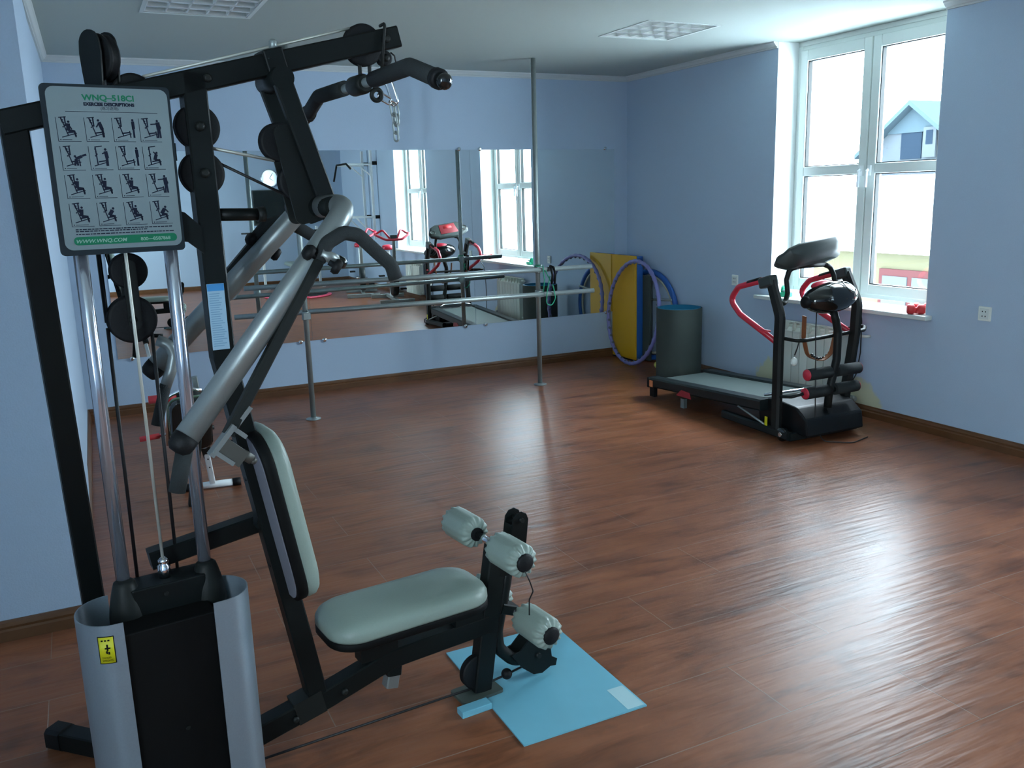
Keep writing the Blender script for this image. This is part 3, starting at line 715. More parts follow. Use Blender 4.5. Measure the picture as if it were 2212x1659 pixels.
for r in range(4):
    for c in range(4):
        x0 = .055 + c * CW + r * .006; y0 = .672 - r * CH
        seg_(x0, y0 + .145, x0 + .004, y0, .0011); seg_(x0 + .002, y0, x0 + .185, y0, .0011)
        seg_(x0 + .035, y0 + .010, x0 + .035 + random.uniform(.07, .12), y0 + .010, .0011); disc_(x0 + .022, y0 + .0105, .0012)
        def sg_(a, b_, c_, d_, w): seg_(x0 + .02 + a * .15, y0 + .022 + b_ * .13, x0 + .02 + c_ * .15, y0 + .022 + d_ * .125, w * 1.25)
        def dk(a, b_, rr_): disc_(x0 + .02 + a * .15, y0 + .022 + b_ * .13, rr_)
        p = POSE[r * 4 + c]
        if p in ('standr', 'pull'):
            sg_(.30, .06, .24, .98, .0022); sg_(.24, .92, .62, 1.0, .0016)
        else:
            sg_(.44, .12, .14, .98, .0019); sg_(.02, .93, .42, 1.0, .0016); sg_(.34, .98, .36, .55, .0024); sg_(.12, .93, .20, .72, .0014)
        for (a, b_) in ((.22, .82), (.26, .70), (.30, .58), (.22, .5)): dk(a, b_, .0016)
        sg_(.10, .02, .90, .22, .0016); sg_(.36, .22, .78, .28, .0024); sg_(.80, .34, .84, .02, .0020)
        if p in ('sit', 'sit2', 'sitpress'):
            dk(.52, .74, .0026); sg_(.50, .66, .46, .34, .0062); sg_(.46, .34, .78, .30, .0046); sg_(.78, .32, .84, .06, .0032); sg_(.50, .62, .36 if p == 'sitpress' else .66, .52 if p == 'sitpress' else .40, .0024)
        elif p == 'lean':
            dk(.62, .82, .0027); sg_(.66, .74, .80, .40, .0060); sg_(.80, .42, .84, .04, .0040); sg_(.66, .70, .48, .52, .0024)
        elif p == 'standfar':
            dk(1.02, .86, .0026); sg_(1.02, .80, 1.04, .46, .0054); sg_(1.03, .46, 1.04, .02, .0034); sg_(1.0, .70, .98, .42, .0020)
        elif p == 'row':
            dk(.92, .84, .0027); sg_(.94, .78, .98, .44, .0072); sg_(.94, .46, .92, .02, .0032); sg_(1.02, .46, 1.06, .02, .0032); sg_(.92, .70, .52, .70, .0022); sg_(1.0, .74, 1.10, .5, .0022)
        elif p == 'kick':
            sg_(.62, .36, .98, .50, .0050); sg_(.98, .50, 1.22, .58, .0034); dk(.60, .48, .0026); sg_(.62, .36, .56, .04, .0034); sg_(.66, .34, .72, .04, .0034)
        elif p == 'standr':
            dk(.78, .80, .0028); sg_(.78, .72, .84, .40, .0062); sg_(.82, .40, .82, .02, .0046); sg_(.76, .66, .58, .62, .0024)
        elif p == 'pull':
            dk(.66, .64, .0026); sg_(.64, .58, .52, .30, .0058); sg_(.52, .30, .80, .28, .0044); sg_(.8, .28, .84, .06, .003); sg_(.64, .54, .48, .72, .0022)
        elif p in ('hunch', 'hunch2'):
            dk(.74, .66, .0028); sg_(.70, .58, .50, .34, .0066); sg_(.50, .32, .76, .30, .0044); sg_(.76, .30, .82, .05, .0032)
            if p == 'hunch2': sg_(.70, .58, .90, .40, .0024)
G(pc, 'pictograms', M['ink'], sg)
sm = MB()
for (y_, x1) in ((.125, .94), (.113, .70), (.095, .95)):
    x = .10
    while x < x1 - .02:
        w = random.uniform(.012, .04); a = Vector(fp(x, y_)); b_ = Vector(fp(min(x + w, x1), y_ + .0065)); sm.add([(a.x, tv, a.z), (b_.x, tv, a.z), (b_.x, tv, b_.z), (a.x, tv, b_.z)], [(0, 1, 2, 3)]); x += w + .006
G(sm, 'fine_print', M['ink'], sg)
G(MB().prism(rrect(fu0 + .075 * FWd, fz0 + .030 * FHt, fu0 + .955 * FWd, fz0 + .082 * FHt, .0085), (0, tv, 0), (1, 0, 0), (0, 0, 1), .0006), 'chart_footer', M['green'], sg)
tv2 = tv - .0008
tt = MB(); text_into(tt, 'WWW.WNQ.COM', .0112, (fu0 + .30 * FWd, tv2, fz0 + .0430 * FHt), (1, 0, 0), (0, 0, 1), 'CENTER', shear=.25, bold=.0002, xs=1.12)
text_into(tt, '800\u20148587868', .0105, (fu0 + .765 * FWd, tv2, fz0 + .0430 * FHt), (1, 0, 0), (0, 0, 1), 'CENTER', bold=.0002, xs=1.05)
G(tt, 'footer_text', M['palegreen'], sg)
G(MB().prism([(-.775, 1.585), (-.760, 1.580), (-.725, 1.545), (-.725, 1.480), (-.760, 1.510), (-.775, 1.512)], (0, -.030, 0), (1, 0, 0), (0, 0, 1), .006), 'chart_bracket', M['black'], sg)
G(MB().span((-1.02, -.058, 1.70), (-.98, .0, 1.74)).span((-.81, -.058, 1.70), (-.77, .0, 1.74)), 'chart_clamp', M['black'], sg)

# ------------------------------------------------------------------ lat pull-down bar hanging at the beam end
lat = thing('lat_bar', 'black bent lat bar with foam grips and chain hanging from the multi gym beam', 'pull-down bar', (-3.865, -4.931, 0), math.radians(6.5))
uB = -.274
A = [(uB, -.466, 1.852), (uB, -.305, 1.903), (uB, 0, 1.895), (uB, .295, 1.897), (uB, .415, 1.848)]
G(MB().tube(A, .0125, 16, fil=.05), 'bar', M['steel'], lat)
for s in (-1, 1):
    e = A[0] if s < 0 else A[4]; k_ = A[1] if s < 0 else A[3]
    ev = Vector(e); kv = Vector(k_); mv = Vector((uB, s * .095, 1.898))
    gp = G(MB().tube([mv, kv, ev + (kv - ev).normalized() * .012], .0205, 18, fil=.05), 'grip', M['foam'], lat)
    G(MB().lathe([(.0235, -.002), (.0235, .016), (.019, .020)], ev + (kv - ev).normalized() * .030, (ev - kv), 18), 'grip_collar', M['rubber'], gp)
    G(MB().lathe([(.018, 0), (.018, .020), (.012, .026), (0, .027)], ev + (kv - ev).normalized() * .008, (ev - kv), 18), 'grip_end', M['gloss'], gp)
G(MB().lathe([(.020, -.045), (.026, -.030), (.026, .030), (.020, .045)], (uB, 0, 1.895), Vx, 20), 'swivel', M['dark'], lat)
hk = MB()
for u in (-.268, -.240): hk.rect([(u, .0, 1.975), (u, .0, 1.905)], .012, .010)
hk.tube([(-.203, .0, 2.048), (-.204, -.034, 2.050), (-.222, -.036, 1.93)], .0042, 8, fil=.012)
G(hk, 'hanger', M['dark'], lat)
G(MB().ring((-.240, -.035, 1.868), (0, 1, .15), .014, .0065, 24, 8), 'eye', M['dark'], lat)
def link(p, q, w=.0085, r=.0024, rot=0.):
    p = Vector(p); q = Vector(q); d = (q - p).normalized(); sd = d.cross(Vector((0, 1, 0)))
    sd = (sd.normalized() if sd.length > .1 else Vector((1, 0, 0))); sd = Matrix.Rotation(rot, 3, d) @ sd
    L = (q - p).length; pts = []
    for i in range(16):
        a = 2 * PI * i / 16; y_ = math.sin(a) * w * .5; x = (L / 2 - w * .5) * (1 if math.cos(a) > 0 else -1) + math.cos(a) * w * .5
        pts.append((p + q) / 2 + d * x + sd * y_)
    return MB().tube(pts, r, 8, closed=True)
ch = [((-.232, -.028, 1.870), (-.192, -.02, 1.852)), ((-.196, -.02, 1.855), (-.178, -.015, 1.846)),
      ((-.180, 0, 1.850), (-.176, 0, 1.820)), ((-.176, 0, 1.826), (-.173, 0, 1.796)), ((-.174, 0, 1.802), (-.172, 0, 1.772)), ((-.173, 0, 1.778), (-.172, 0, 1.752)),
      ((-.168, .004, 1.850), (-.166, .004, 1.818)), ((-.166, .004, 1.824), (-.167, .004, 1.792))]
for i, (p, q) in enumerate(ch): G(link(p, q, .014 if i else .018, .0027, (i % 2) * 1.1), 'chain_link', M['chrome'] if i < 2 else M['steel'], lat)
G(link((-.190, .0, 1.918), (-.170, 0, 1.850), .018, .0032, .6), 'carabiner', M['chrome'], lat)
G(MB().tube([(-.176, 0, 1.983), (-.165, 0, 1.975), (-.160, 0, 1.950)], .0025, 6), 'cable_end', M['blackcable'], lat)

# ------------------------------------------------------------------ blue sheet and strip under the front foot
bs = MB().span((-3.846, -5.252, .0005), (-3.409, -4.638, .0055)).build('plastic_sheet', M['bluesheet'], origin=(-3.63, -4.95, 0))
tag(bs, 'light blue plastic sheet lying on the floor under the front leg of the multi gym', 'sheet')
MB().span((-3.475, -5.245, .0055), (-3.415, -5.12, .0061)).build('tape_patch', M['tape'], bs)
st = MB().box((-3.900, -5.012, .011), (.105, .040, .022), Matrix.Rotation(math.radians(4), 3, 'Z')).build('blue_strip', M['bluesheet'], origin=(-3.9, -5.01, 0), bevel=.002)
tag(st, 'short narrow light blue strip of board beside the foot of the multi gym', 'strip')
# ------------------------------------------------------------------ wall mirrors with chrome clips
MX = [(-4.675, -3.166), (-3.164, -1.657), (-1.655, -.152)]
ML = ['left wall mirror panel, reached by the near end of the ballet barre, behind the multi gym', 'middle wall mirror panel with the television side of the room reflected, between two mirror panels',
      'right wall mirror panel beside the room corner, reflecting the window and yellow mat']
ML[1] = 'middle one of the three wall mirror panels, behind the ballet barre'; ML[0] = 'left one of the three wall mirror panels, behind the multi gym'
for (a, b), l in zip(MX, ML):
    t = MB().span((a, -.006, .443), (b, -.0005, 1.996)).build('wall_mirror', M['mirror'], origin=((a + b) / 2, 0, .443))
    tag(t, l, 'mirror', 'mirror panels on the back wall')
    for x in (a + .10, b - .10):
        for z, s in ((.443, -1), (1.996, 1)):
            MB().lathe([(.013, 0), (.017, .004), (.017, .014), (.009, .020)], (x, -.0, z + s * .006), (0, -1, 0), 14).build('mirror_clip', M['chrome'], t)
# ------------------------------------------------------------------ ballet barre on two floor-to-ceiling poles
br = thing('ballet_barre', 'two grey steel rails clamped to floor-to-ceiling poles in front of the mirrors', 'ballet barre', (-2.4, -.86, 0))
for x, y in ((-1.431, -.818), (-3.420, -.947)):
    p = MB().tube([(x, y, .004), (x, y, H - .002)], .0195, 20).build('pole', M['steel'], br)
    MB().lathe([(.055, .0), (.055, .006), (.024, .008), (.021, .016)], (x, y, .0005), (0, 0, 1), 24).build('floor_flange', M['steel'], p)
    for z in (.984, .779):
        c = MB().lathe([(.025, -.030), (.027, -.026), (.027, .026), (.025, .030)], (x, y, z), (0, 0, 1), 20)
        c.box((x, y - .035, z), (.05, .030, .045)).cyl((x + .012, y - .02, z + .036), (x + .012, y - .05, z + .036), .006, .006, 10)
        c.build('clamp', M['steel'], p)
yl = lambda x: -.818 - (x + 1.431) * .0649 - .045
for z, xa, xb in ((.984, -3.80, -.955), (.779, -3.885, -.935)):
    MB().tube([(xa, yl(xa), z), (xb, yl(xb), z)], .0195, 20).build('rail', M['steel'], br)
gc = MB()
for i in range(4): gc.ring((-1.431, -.826, 1.02 - i * .014), (.1 * (i % 2), .1, 1), .026, .004, 20, 6)
gc.tube([(-1.42, -.89, 1.02), (-1.41, -.895, .90), (-1.415, -.88, .80)], .005, 6)
gc.tube([(-1.40, -.89, .98), (-1.33, -.90, .84), (-1.31, -.90, .74), (-1.35, -.90, .68), (-1.40, -.90, .70), (-1.39, -.90, .80), (-1.36, -.90, .93)], .0045, 6, fil=.05)
tag(gc.build('skipping_rope', M['greenc'], origin=(-1.43, -.85, 1.0)), 'green skipping rope wound round the right pole of the ballet barre', 'rope')
sp = MB()
for dx in (0, .028): sp.tube([(-1.352 + dx, -.90, .998), (-1.345 + dx, -.915, .94), (-1.352 + dx, -.912, .862)], .009, 8, fil=.02)
sp.tube([(-1.352, -.90, 1.0), (-1.338, -.855, 1.012), (-1.324, -.90, 1.0)], .009, 8, fil=.02)
tag(sp.build('wrist_strap', M['rubber'], origin=(-1.34, -.88, .95)), 'black strap hanging from the upper rail beside the green rope', 'strap')

# ------------------------------------------------------------------ recessed ceiling lights with mirror louvres
M['louvre'] = mat('polished_louvre', (.86, .88, .86), .3, .45)
def ceil_light(cx, cy, w_, d_, rz, label):
    t = thing('ceiling_light', label, 'ceiling light', (cx, cy, H), rz, 'square louvred ceiling lights')
    def L_(mb, n, m, par=t): return mb.build(n, m, par, local=True)
    a, b = w_ / 2 - .002, d_ / 2 - .002; e = .012; z0, z1 = -.003, .004
    f = MB()
    f.span((-a - .01, -b - .01, z0), (a + .01, -b + e, -.0004)); f.span((-a - .01, b - e, z0), (a + .01, b + .01, -.0004)); f.span((-a - .01, -b + e, z0), (-a + e, b - e, -.0004)); f.span((a - e, -b + e, z0), (a + .01, b - e, -.0004))
    L_(f, 'frame', M['pvc'])
    h = MB(); zt = .092
    h.span((-a, -b, zt), (a, b, zt + .004)); h.span((-a, -b, .001), (-a + .003, b, zt)); h.span((a - .003, -b, .001), (a, b, zt)); h.span((-a, -b, .001), (a, -b + .003, zt)); h.span((-a, b - .003, .001), (a, b, zt))
    L_(h, 'housing', M['white_paint'])
    iw, id_ = 2 * a - .03, 2 * b - .03
    for i in range(4): L_(MB().tube([(-iw / 2, -id_ / 2 + id_ * (i + .5) / 4, .070), (iw / 2, -id_ / 2 + id_ * (i + .5) / 4, .070)], .012, 10), 'fluorescent_tube', M['pvc'])
    g = MB(); zl, zh = .001, .045
    for i in range(5):
        y_ = -id_ / 2 + id_ * i / 4; q = .014
        g.add([(-iw / 2, y_ - q, zl), (iw / 2, y_ - q, zl), (iw / 2, y_, zh), (-iw / 2, y_, zh), (iw / 2, y_ + q, zl), (-iw / 2, y_ + q, zl)], [(0, 1, 2, 3), (3, 2, 4, 5), (0, 5, 4, 1)])
    for i in range(6):
        x = -iw / 2 + iw * i / 5; q = .004
        g.add([(x - q, -id_ / 2, zl), (x - q, id_ / 2, zl), (x, id_ / 2, zh), (x, -id_ / 2, zh), (x + q, id_ / 2, zl), (x + q, -id_ / 2, zl)], [(0, 1, 2, 3), (3, 2, 4, 5), (0, 5, 4, 1)])
    L_(g, 'louvre', M['louvre'])
    return t
LB = ['square louvred ceiling light nearer the window, right of the barre pole', 'square louvred ceiling light above the multi gym, cut off by the photo top edge']
for q_, l_ in zip(LIGHTS, LB): ceil_light(*q_, 0, l_)

# ------------------------------------------------------------------ corner: folded mat, hoops, rolled mat
fm = thing('folded_mat', 'yellow and blue folded gym mat standing on edge in the room corner', 'gym mat', (-.06, -.15, 0))
MB().span((-.186, -.415, .012), (-.165, -.012, 1.005)).build('yellow_cover', M['yellow'], fm, bevel=.006)
MB().span((-.164, -.413, .012), (-.096, -.014, 1.0)).build('blue_cover', M['blue'], fm, bevel=.006)
MB().span((-.095, -.520, .012), (-.068, -.016, .82)).build('dark_cover', M['rollgreen'], fm, bevel=.004)
MB().span((-.185, -.412, .0005), (-.070, -.016, .012)).build('base_strip', M['rubber'], fm)
def hoop(name, c, ax, R, r, m, label, wob=.0, k=0, parent=None):
    o = MB().ring((0, 0, 0), ax, R, r, 160, 12, wob, k).build(name, m, origin=c)
    o.location = c; me = o.data
    for v in me.vertices: v.co += Vector(c)
    return tag(o, label, 'hoop')
hc = Vector((-.300, -.540, .497)); ha = Vector((.991, -.087, -.104)).normalized()
hp = MB().ring(hc, ha, .474, .0180, 160, 12, .14, 36).build('exercise_hoop', M['purple'], origin=(-.30, -.54, 0))
tag(hp, 'purple hoop with massage ribs leaning against the yellow and blue mat', 'hoop')
hb = MB(); a_ = ha.orthogonal().normalized(); b_ = ha.cross(a_)
for i in range(36):
    th = 2 * PI * i / 36; d = a_ * math.cos(th) + b_ * math.sin(th); hb.ball(hc + d * .459 - ha * .004, .0135, (1, 1, 1), 8, 6)
plabel(hb.build('massage_beads', M['darkgrey'], hp), 'grey beads on the inner side'); hp.children[0]['kind'] = 'stuff'
h2c = Vector((-.036, -.455, .446)); h2a = Vector((1, 0, 0))
h2 = MB().ring(h2c, h2a, .408, .0255, 96, 14).build('foam_hoop', M['blue'], origin=(-.036, -.455, 0))
tag(h2, 'thick dark blue foam hoop standing against the wall behind the mat and purple hoop', 'hoop')
MB().ring(h2c, h2a, .366, .012, 80, 10).build('inner_ring', M['beige'], h2)
MB().tube([h2c + Vector((-.03, -.37, .175)), h2c + Vector((-.03, -.05, .15))], .011, 10).build('grip_rod', M['steel'], h2)
rm = thing('rolled_mat', 'dark green exercise mat rolled upright with blue inside, behind the treadmill', 'rolled mat', (-.315, -1.27, 0))
prof = []
turns = 2.2
sp_out = [(.188 * math.cos(a), .188 * math.sin(a)) for a in [2 * PI * i / 48 for i in range(49)]]
def wall_ring(r0_, r1_, z0, z1):
    m_ = MB(); n = 56; vs = []
    for i in range(n):
        a = 2 * PI * i / n
        for (r_, z_) in ((r0_, z0), (r0_, z1), (r1_, z1), (r1_, z0)): vs.append((-.315 + r_ * math.cos(a), -1.27 + r_ * math.sin(a), z_))
    fs = []
    for i in range(n):
        j = (i + 1) % n
        for q in range(4): fs.append((i * 4 + q, i * 4 + (q + 1) % 4, j * 4 + (q + 1) % 4, j * 4 + q))
    return m_.add(vs, fs, True)
o = wall_ring(.192, .184, .001, .62).build('outer_layer', M['rollgreen'], rm); o.modifiers.new('e', 'EDGE_SPLIT').split_angle = .8
o = wall_ring(.1835, .172, .001, .622).build('inner_layer', M['teal'], rm); o.modifiers.new('e', 'EDGE_SPLIT').split_angle = .8
plabel(MB().lathe([(.171, .585), (0, .587)], (-.315, -1.27, 0), (0, 0, 1), 40, caps=False).lathe([(0, .565), (.171, .565)], (-.315, -1.27, 0), (0, 0, 1), 40, caps=False).build('rolled_core', M['teal'], rm), 'blue inner face of the roll')
bl_ = MB().ball((-.20, -.80, .034), .033).build('tennis_ball', M['ball'], origin=(-.20, -.80, 0)); tag(bl_, 'yellow ball on the floor between the hoop and the rolled mat', 'ball')

# ------------------------------------------------------------------ treadmill with massage head and roller bars
M['darkred'] = mat('dark_red_panel', (.30, .02, .03), .45)
M['gloss2'] = mat('satin_black_plastic', (.005, .007, .008), .4, spec=.3)
tm = thing('treadmill', 'black treadmill with red hand rails and massage head in front of the window', 'treadmill', (-.64, -2.6, 0))
def T(mb, n, m, par=tm, **k): return mb.build(n, m, par, **k)
zr, zf = .128, .196                                   # deck slopes up to the front
R_ = lambda x, yr, yf, z0, z1, w: MB().rect([(x, yr, z0), (x, yf, z1)], w, .075, side=(1, 0, 0), r=.012)
for x in (-.900, -.372): 
    rl = T(R_(x, -1.735, -3.00, zr, zf, .105), 'side_rail', M['rail'])
    T(MB().box((x, -1.728, zr - .002), (.11, .03, .082)), 'rear_cap', M['rubber'], rl, bevel=.008)
    T(MB().box((x - .01, -1.745, zr - .072), (.03, .06, .09)), 'rear_leg', M['rubber'], rl)
T(MB().box((-.955, -1.775, zr - .004), (.006, .04, .05)), 'reflector_tag', M['orange'])
T(MB().prism([(-1.76, zr + .022), (-2.98, zf + .024), (-2.98, zf + .018), (-1.76, zr + .016)], (-.848, 0, 0), (0, 1, 0), (0, 0, 1), .424), 'running_belt', M['belt'])
T(MB().prism([(-1.77, zr + .012), (-2.98, zf + .014), (-2.98, zf - .045), (-1.77, zr - .025)], (-.848, 0, 0), (0, 1, 0), (0, 0, 1), .424), 'deck', M['rubber'])
T(MB().tube([(-.85, -1.775, zr - .005), (-.42, -1.775, zr - .005)], .024, 14), 'rear_roller', M['rail'])
lt = T(MB().prism([(0, 0), (.18, .0), (.16, .045), (.06, .05)], (-.953, -2.10, .095), (0, -1, 0), (0, 0, 1), .004), 'red_badge', M['darkred'])
T(MB().span((-.93, -2.16, .0), (-.90, -2.12, .07)), 'support_leg', M['steel'])
# motor hood
hd = MB(); P = [(-2.90, .175), (-2.93, .225), (-3.05, .245), (-3.25, .225), (-3.34, .16), (-3.36, .05), (-2.92, .05)]
hd.prism(P, (-.88, 0, 0), (0, 1, 0), (0, 0, 1), .49); T(hd, 'motor_hood', M['gloss2'], bevel=.012)
T(MB().tube([(-.86, -2.935, .246), (-.78, -3.0, .262), (-.50, -3.0, .262), (-.42, -2.94, .246)], .010, 10, fil=.04), 'hood_trim', M['chrome'])
for x in (-.935, -.360):
    fr_ = T(MB().rect([(x, -2.62, .060), (x, -3.26, .045)], .045, .055, side=(1, 0, 0), r=.01), 'base_rail', M['rail'])
    T(MB().lathe([(.012, -.022), (.040, -.020), (.046, -.012), (.046, .012), (.040, .020), (.012, .022)], (x, -3.20, .047), (1, 0, 0), 24), 'wheel', M['gloss'], fr_)
    T(MB().lathe([(.014, -.026), (.014, .026)], (x, -3.20, .047), (1, 0, 0), 16), 'hub', M['chrome'], fr_)
T(MB().rect([(-.935, -3.25, .04), (-.360, -3.25, .04)], .05, .05, side=(0, 0, 1)), 'cross_bar', M['rail'])
T(MB().tube([(-.962, -2.80, .155), (-.962, -3.06, .085)], .007, 8), 'fold_strut', M['steel'])
T(MB().span((-.9755, -3.10, .085), (-.9745, -3.075, .145)), 'warning_label', M['yellow_st'])
# uprights with hand rails
def upright(x, pts, hpts, capc, tilt):
    u = T(MB().rect(pts, .05, .072, side=(1, 0, 0), r=.014), 'upright', M['dark'])
    T(MB().box(capc, (.062, .125, .070), Matrix.Rotation(tilt, 3, 'X')), 'end_cap', M['plastic'], u, bevel=.012)
    h = T(MB().tube(hpts, .0195, 14, fil=.07, seg=7), 'hand_rail', M['red'])
    a = Vector(hpts[0]).lerp(Vector(hpts[1]), .12); b = Vector(hpts[0]).lerp(Vector(hpts[1]), .60)
    T(MB().tube([a + Vector((0, 0, .005)), b + Vector((0, 0, .005))], .019, 12), 'pulse_grip', M['rubber'], h)
    return u
fp_ = lambda P: [V3(p) for p in P]
upright(-.93, fillet(fp_([(-.93, -3.135, .05), (-.93, -3.13, .62), (-.93, -3.135, .80), (-.93, -3.045, 1.015)]), .12, 6), fp_([(-.93, -2.98, 1.020), (-.93, -2.735, .955), (-.93, -2.655, .862), (-.93, -2.76, .775), (-.93, -3.115, .630)]), (-.93, -3.015, 1.010), -.28)
upright(-.365, fillet(fp_([(-.365, -3.14, .05), (-.365, -3.22, .66), (-.365, -3.225, .85), (-.365, -3.120, 1.035)]), .12, 6), fp_([(-.365, -3.05, 1.038), (-.365, -2.80, .965), (-.365, -2.715, .880), (-.365, -2.82, .795), (-.365, -3.19, .650)]), (-.365, -3.085, 1.030), -.28)
T(MB().tube([(-.945, -3.07, .700), (-.975, -3.04, .705), (-.975, -3.00, .712)], .006, 8), 'hook', M['red'])
# console
cn = MB(); cc = Vector((-.650, -3.075, 1.180)); Rc = Matrix.Rotation(math.radians(7), 3, 'Y').inverted() @ Matrix.Rotation(math.radians(-46), 3, 'X')
OUT = [(-.285, -.03), (-.275, -.075), (-.20, -.105), (-.12, -.125), (.12, -.125), (.20, -.105), (.275, -.075), (.285, -.03), (.25, .045), (.15, .105), (.08, .125), (-.08, .125), (-.15, .105), (-.25, .045)]
OUT = [(-.270, -.015), (-.260, -.060), (-.15, -.112), (.15, -.112), (.260, -.060), (.270, -.015), (.215, .085), (.15, .115), (-.15, .115), (-.215, .085)]
ex = Rc @ Vector((-1, 0, 0)); ey = Rc @ Vector((0, -1, 0)); ez = Rc @ Vector((0, 0, 1))
cn.pad(OUT, [(.10, -.080), (.045, -.060), (.012, -.025), (0, 0), (.006, .014), (.022, .024)], cc, ex, ey, ez)
con = T(cn, 'console', M['plastic'], bevel=.004)
T(MB().pad([(-.120, -.060), (.120, -.060), (.105, .085), (-.105, .085)], [(0, .018), (0, .027), (.004, .029)], cc, ex, ey, ez), 'display_panel', M['darkred'], con)
T(MB().pad([(-.060, .015), (.060, .015), (.055, .065), (-.055, .065)], [(0, .024), (.002, .031)], cc, ex, ey, ez), 'display', M['redgrip'], con)
for s in (-1, 1): T(MB().lathe([(.032, .016), (.036, .026), (.030, .029), (.026, .020)], cc + ex * (s * .215) + ey * -.012, ez, 18), 'cup_holder', M['gloss'], con)
sup = MB()
sup.tube([(-.915, -3.12, .875), (-.86, -3.10, .880), (-.822, -3.08, .93), (-.828, -3.07, 1.02), (-.815, -3.08, 1.085), (-.76, -3.10, 1.105)], .0165, 12, fil=.04)
sup.tube([(-.385, -3.18, .89), (-.44, -3.16, .895), (-.475, -3.14, .95), (-.472, -3.12, 1.03), (-.50, -3.11, 1.085), (-.56, -3.11, 1.105)], .0165, 12, fil=.04)
sup.tube([(-.77, -3.10, 1.104), (-.55, -3.11, 1.104)], .0165, 12)
T(sup, 'console_support', M['dark'])
# massage head on its curved stem
mh = Vector((-.672, -3.290, .915))
hdm = MB().ball(mh, 1, (.205, .115, .098), 36, 20, Matrix.Rotation(math.radians(-4), 3, 'Y'))
hdo = T(hdm, 'massage_head', M['gloss'])
T(MB().ball(mh + Vector((-.02, .035, .072)), 1, (.10, .05, .034), 24, 12), 'red_lid', M['red'], hdo)
T(MB().lathe([(.030, -.018), (.038, -.010), (.038, .014), (.024, .028), (0, .030)], mh + Vector((-.195, 0, -.015)), (-1, 0, 0), 20), 'side_knob', M['rubber'], hdo)
T(MB().ring(mh + Vector((.095, -.065, .066)), (.25, -.55, .8), .048, .0035, 28, 6), 'vent_rim', M['steel'], hdo)
T(MB().tube([mh + Vector((.03, .0, -.08)), (-.625, -3.30, .775), (-.600, -3.30, .690), (-.610, -3.31, .52), (-.650, -3.30, .32), (-.660, -3.30, .21)], .025, 14, fil=.10), 'stem', M['dark'])
# massage belt hanging below the head
T(MB().rect(fillet(fp_([(-.80, -3.21, .80), (-.79, -3.20, .66), (-.76, -3.21, .535), (-.67, -3.24, .50), (-.60, -3.25, .545), (-.56, -3.24, .66), (-.55, -3.24, .76)]), .08, 5), .035, .006, side=(0, 1, 0), r=.001), 'massage_belt', M['brush'])
bd = MB()
for i in range(7): bd.ball((-.74 + i * .026, -3.225, .512 + .0006 * (i - 3) ** 2 * 6), .013, n=10, m=6)
mb_ = T(bd, 'belt_beads', M['gloss']); mb_['kind'] = 'stuff'
# round foam bars with red ends
for z, dx in ((.440, 0), (.322, -.01)):
    for s, (xa, xb) in ((-1, (-.845, -.655)), (1, (-.600, -.405))):
        fb = T(MB().tube([(xa + dx, -3.30, z), (xb + dx, -3.30, z)], .0375, 20), 'foam_bar', M['foam'])
        xe = xa if s < 0 else xb
        T(MB().lathe([(.036, -.001), (.036, .004), (.028, .010), (0, .011)], (xe + dx, -3.30, z), (s, 0, 0), 20), 'red_cap', M['red'], fb)
    T(MB().tube([(-.66 + dx, -3.30, z), (-.59 + dx, -3.30, z)], .018, 12), 'bar_axle', M['rail'])
T(MB().tube([(-.868, -3.30, .325), (-.92, -3.25, .300), (-.935, -3.15, .285)], .011, 10, fil=.03), 'bar_bracket', M['rail'])
# U-shaped bar round the front
T(MB().tube([(-.93, -3.11, .665), (-.885, -3.235, .655), (-.845, -3.262, .655), (-.235, -3.175, .655), (-.165, -3.12, .665), (-.20, -3.075, .67), (-.365, -3.165, .672)], .0125, 12, fil=.05), 'front_bar', M['dark'])
T(MB().tube([(-.845, -3.225, .66), (-.855, -3.215, .60), (-.87, -3.21, .555)], .004, 6), 'plug_lead', M['blackcable'])
T(MB().ball((-.872, -3.21, .515), .024, (1, .8, 1.15), 14, 10), 'plug', M['socket'])
T(MB().tube([(-.76, -3.27, .86), (-.79, -3.30, .70), (-.795, -3.32, .45), (-.79, -3.33, .10), (-.74, -3.36, .006), (-.60, -3.47, .005), (-.42, -3.42, .005)], .0035, 6, fil=.06), 'head_lead', M['blackcable'])
cbl = MB().tube([(-.36, -3.19, .80), (-.22, -3.12, .80), (-.165, -3.09, .70), (-.15, -3.08, .48), (-.155, -3.06, .33), (-.20, -2.98, .12), (-.16, -2.96, .006)], .0042, 6, fil=.06)
T(cbl, 'power_cord', M['blackcable'])

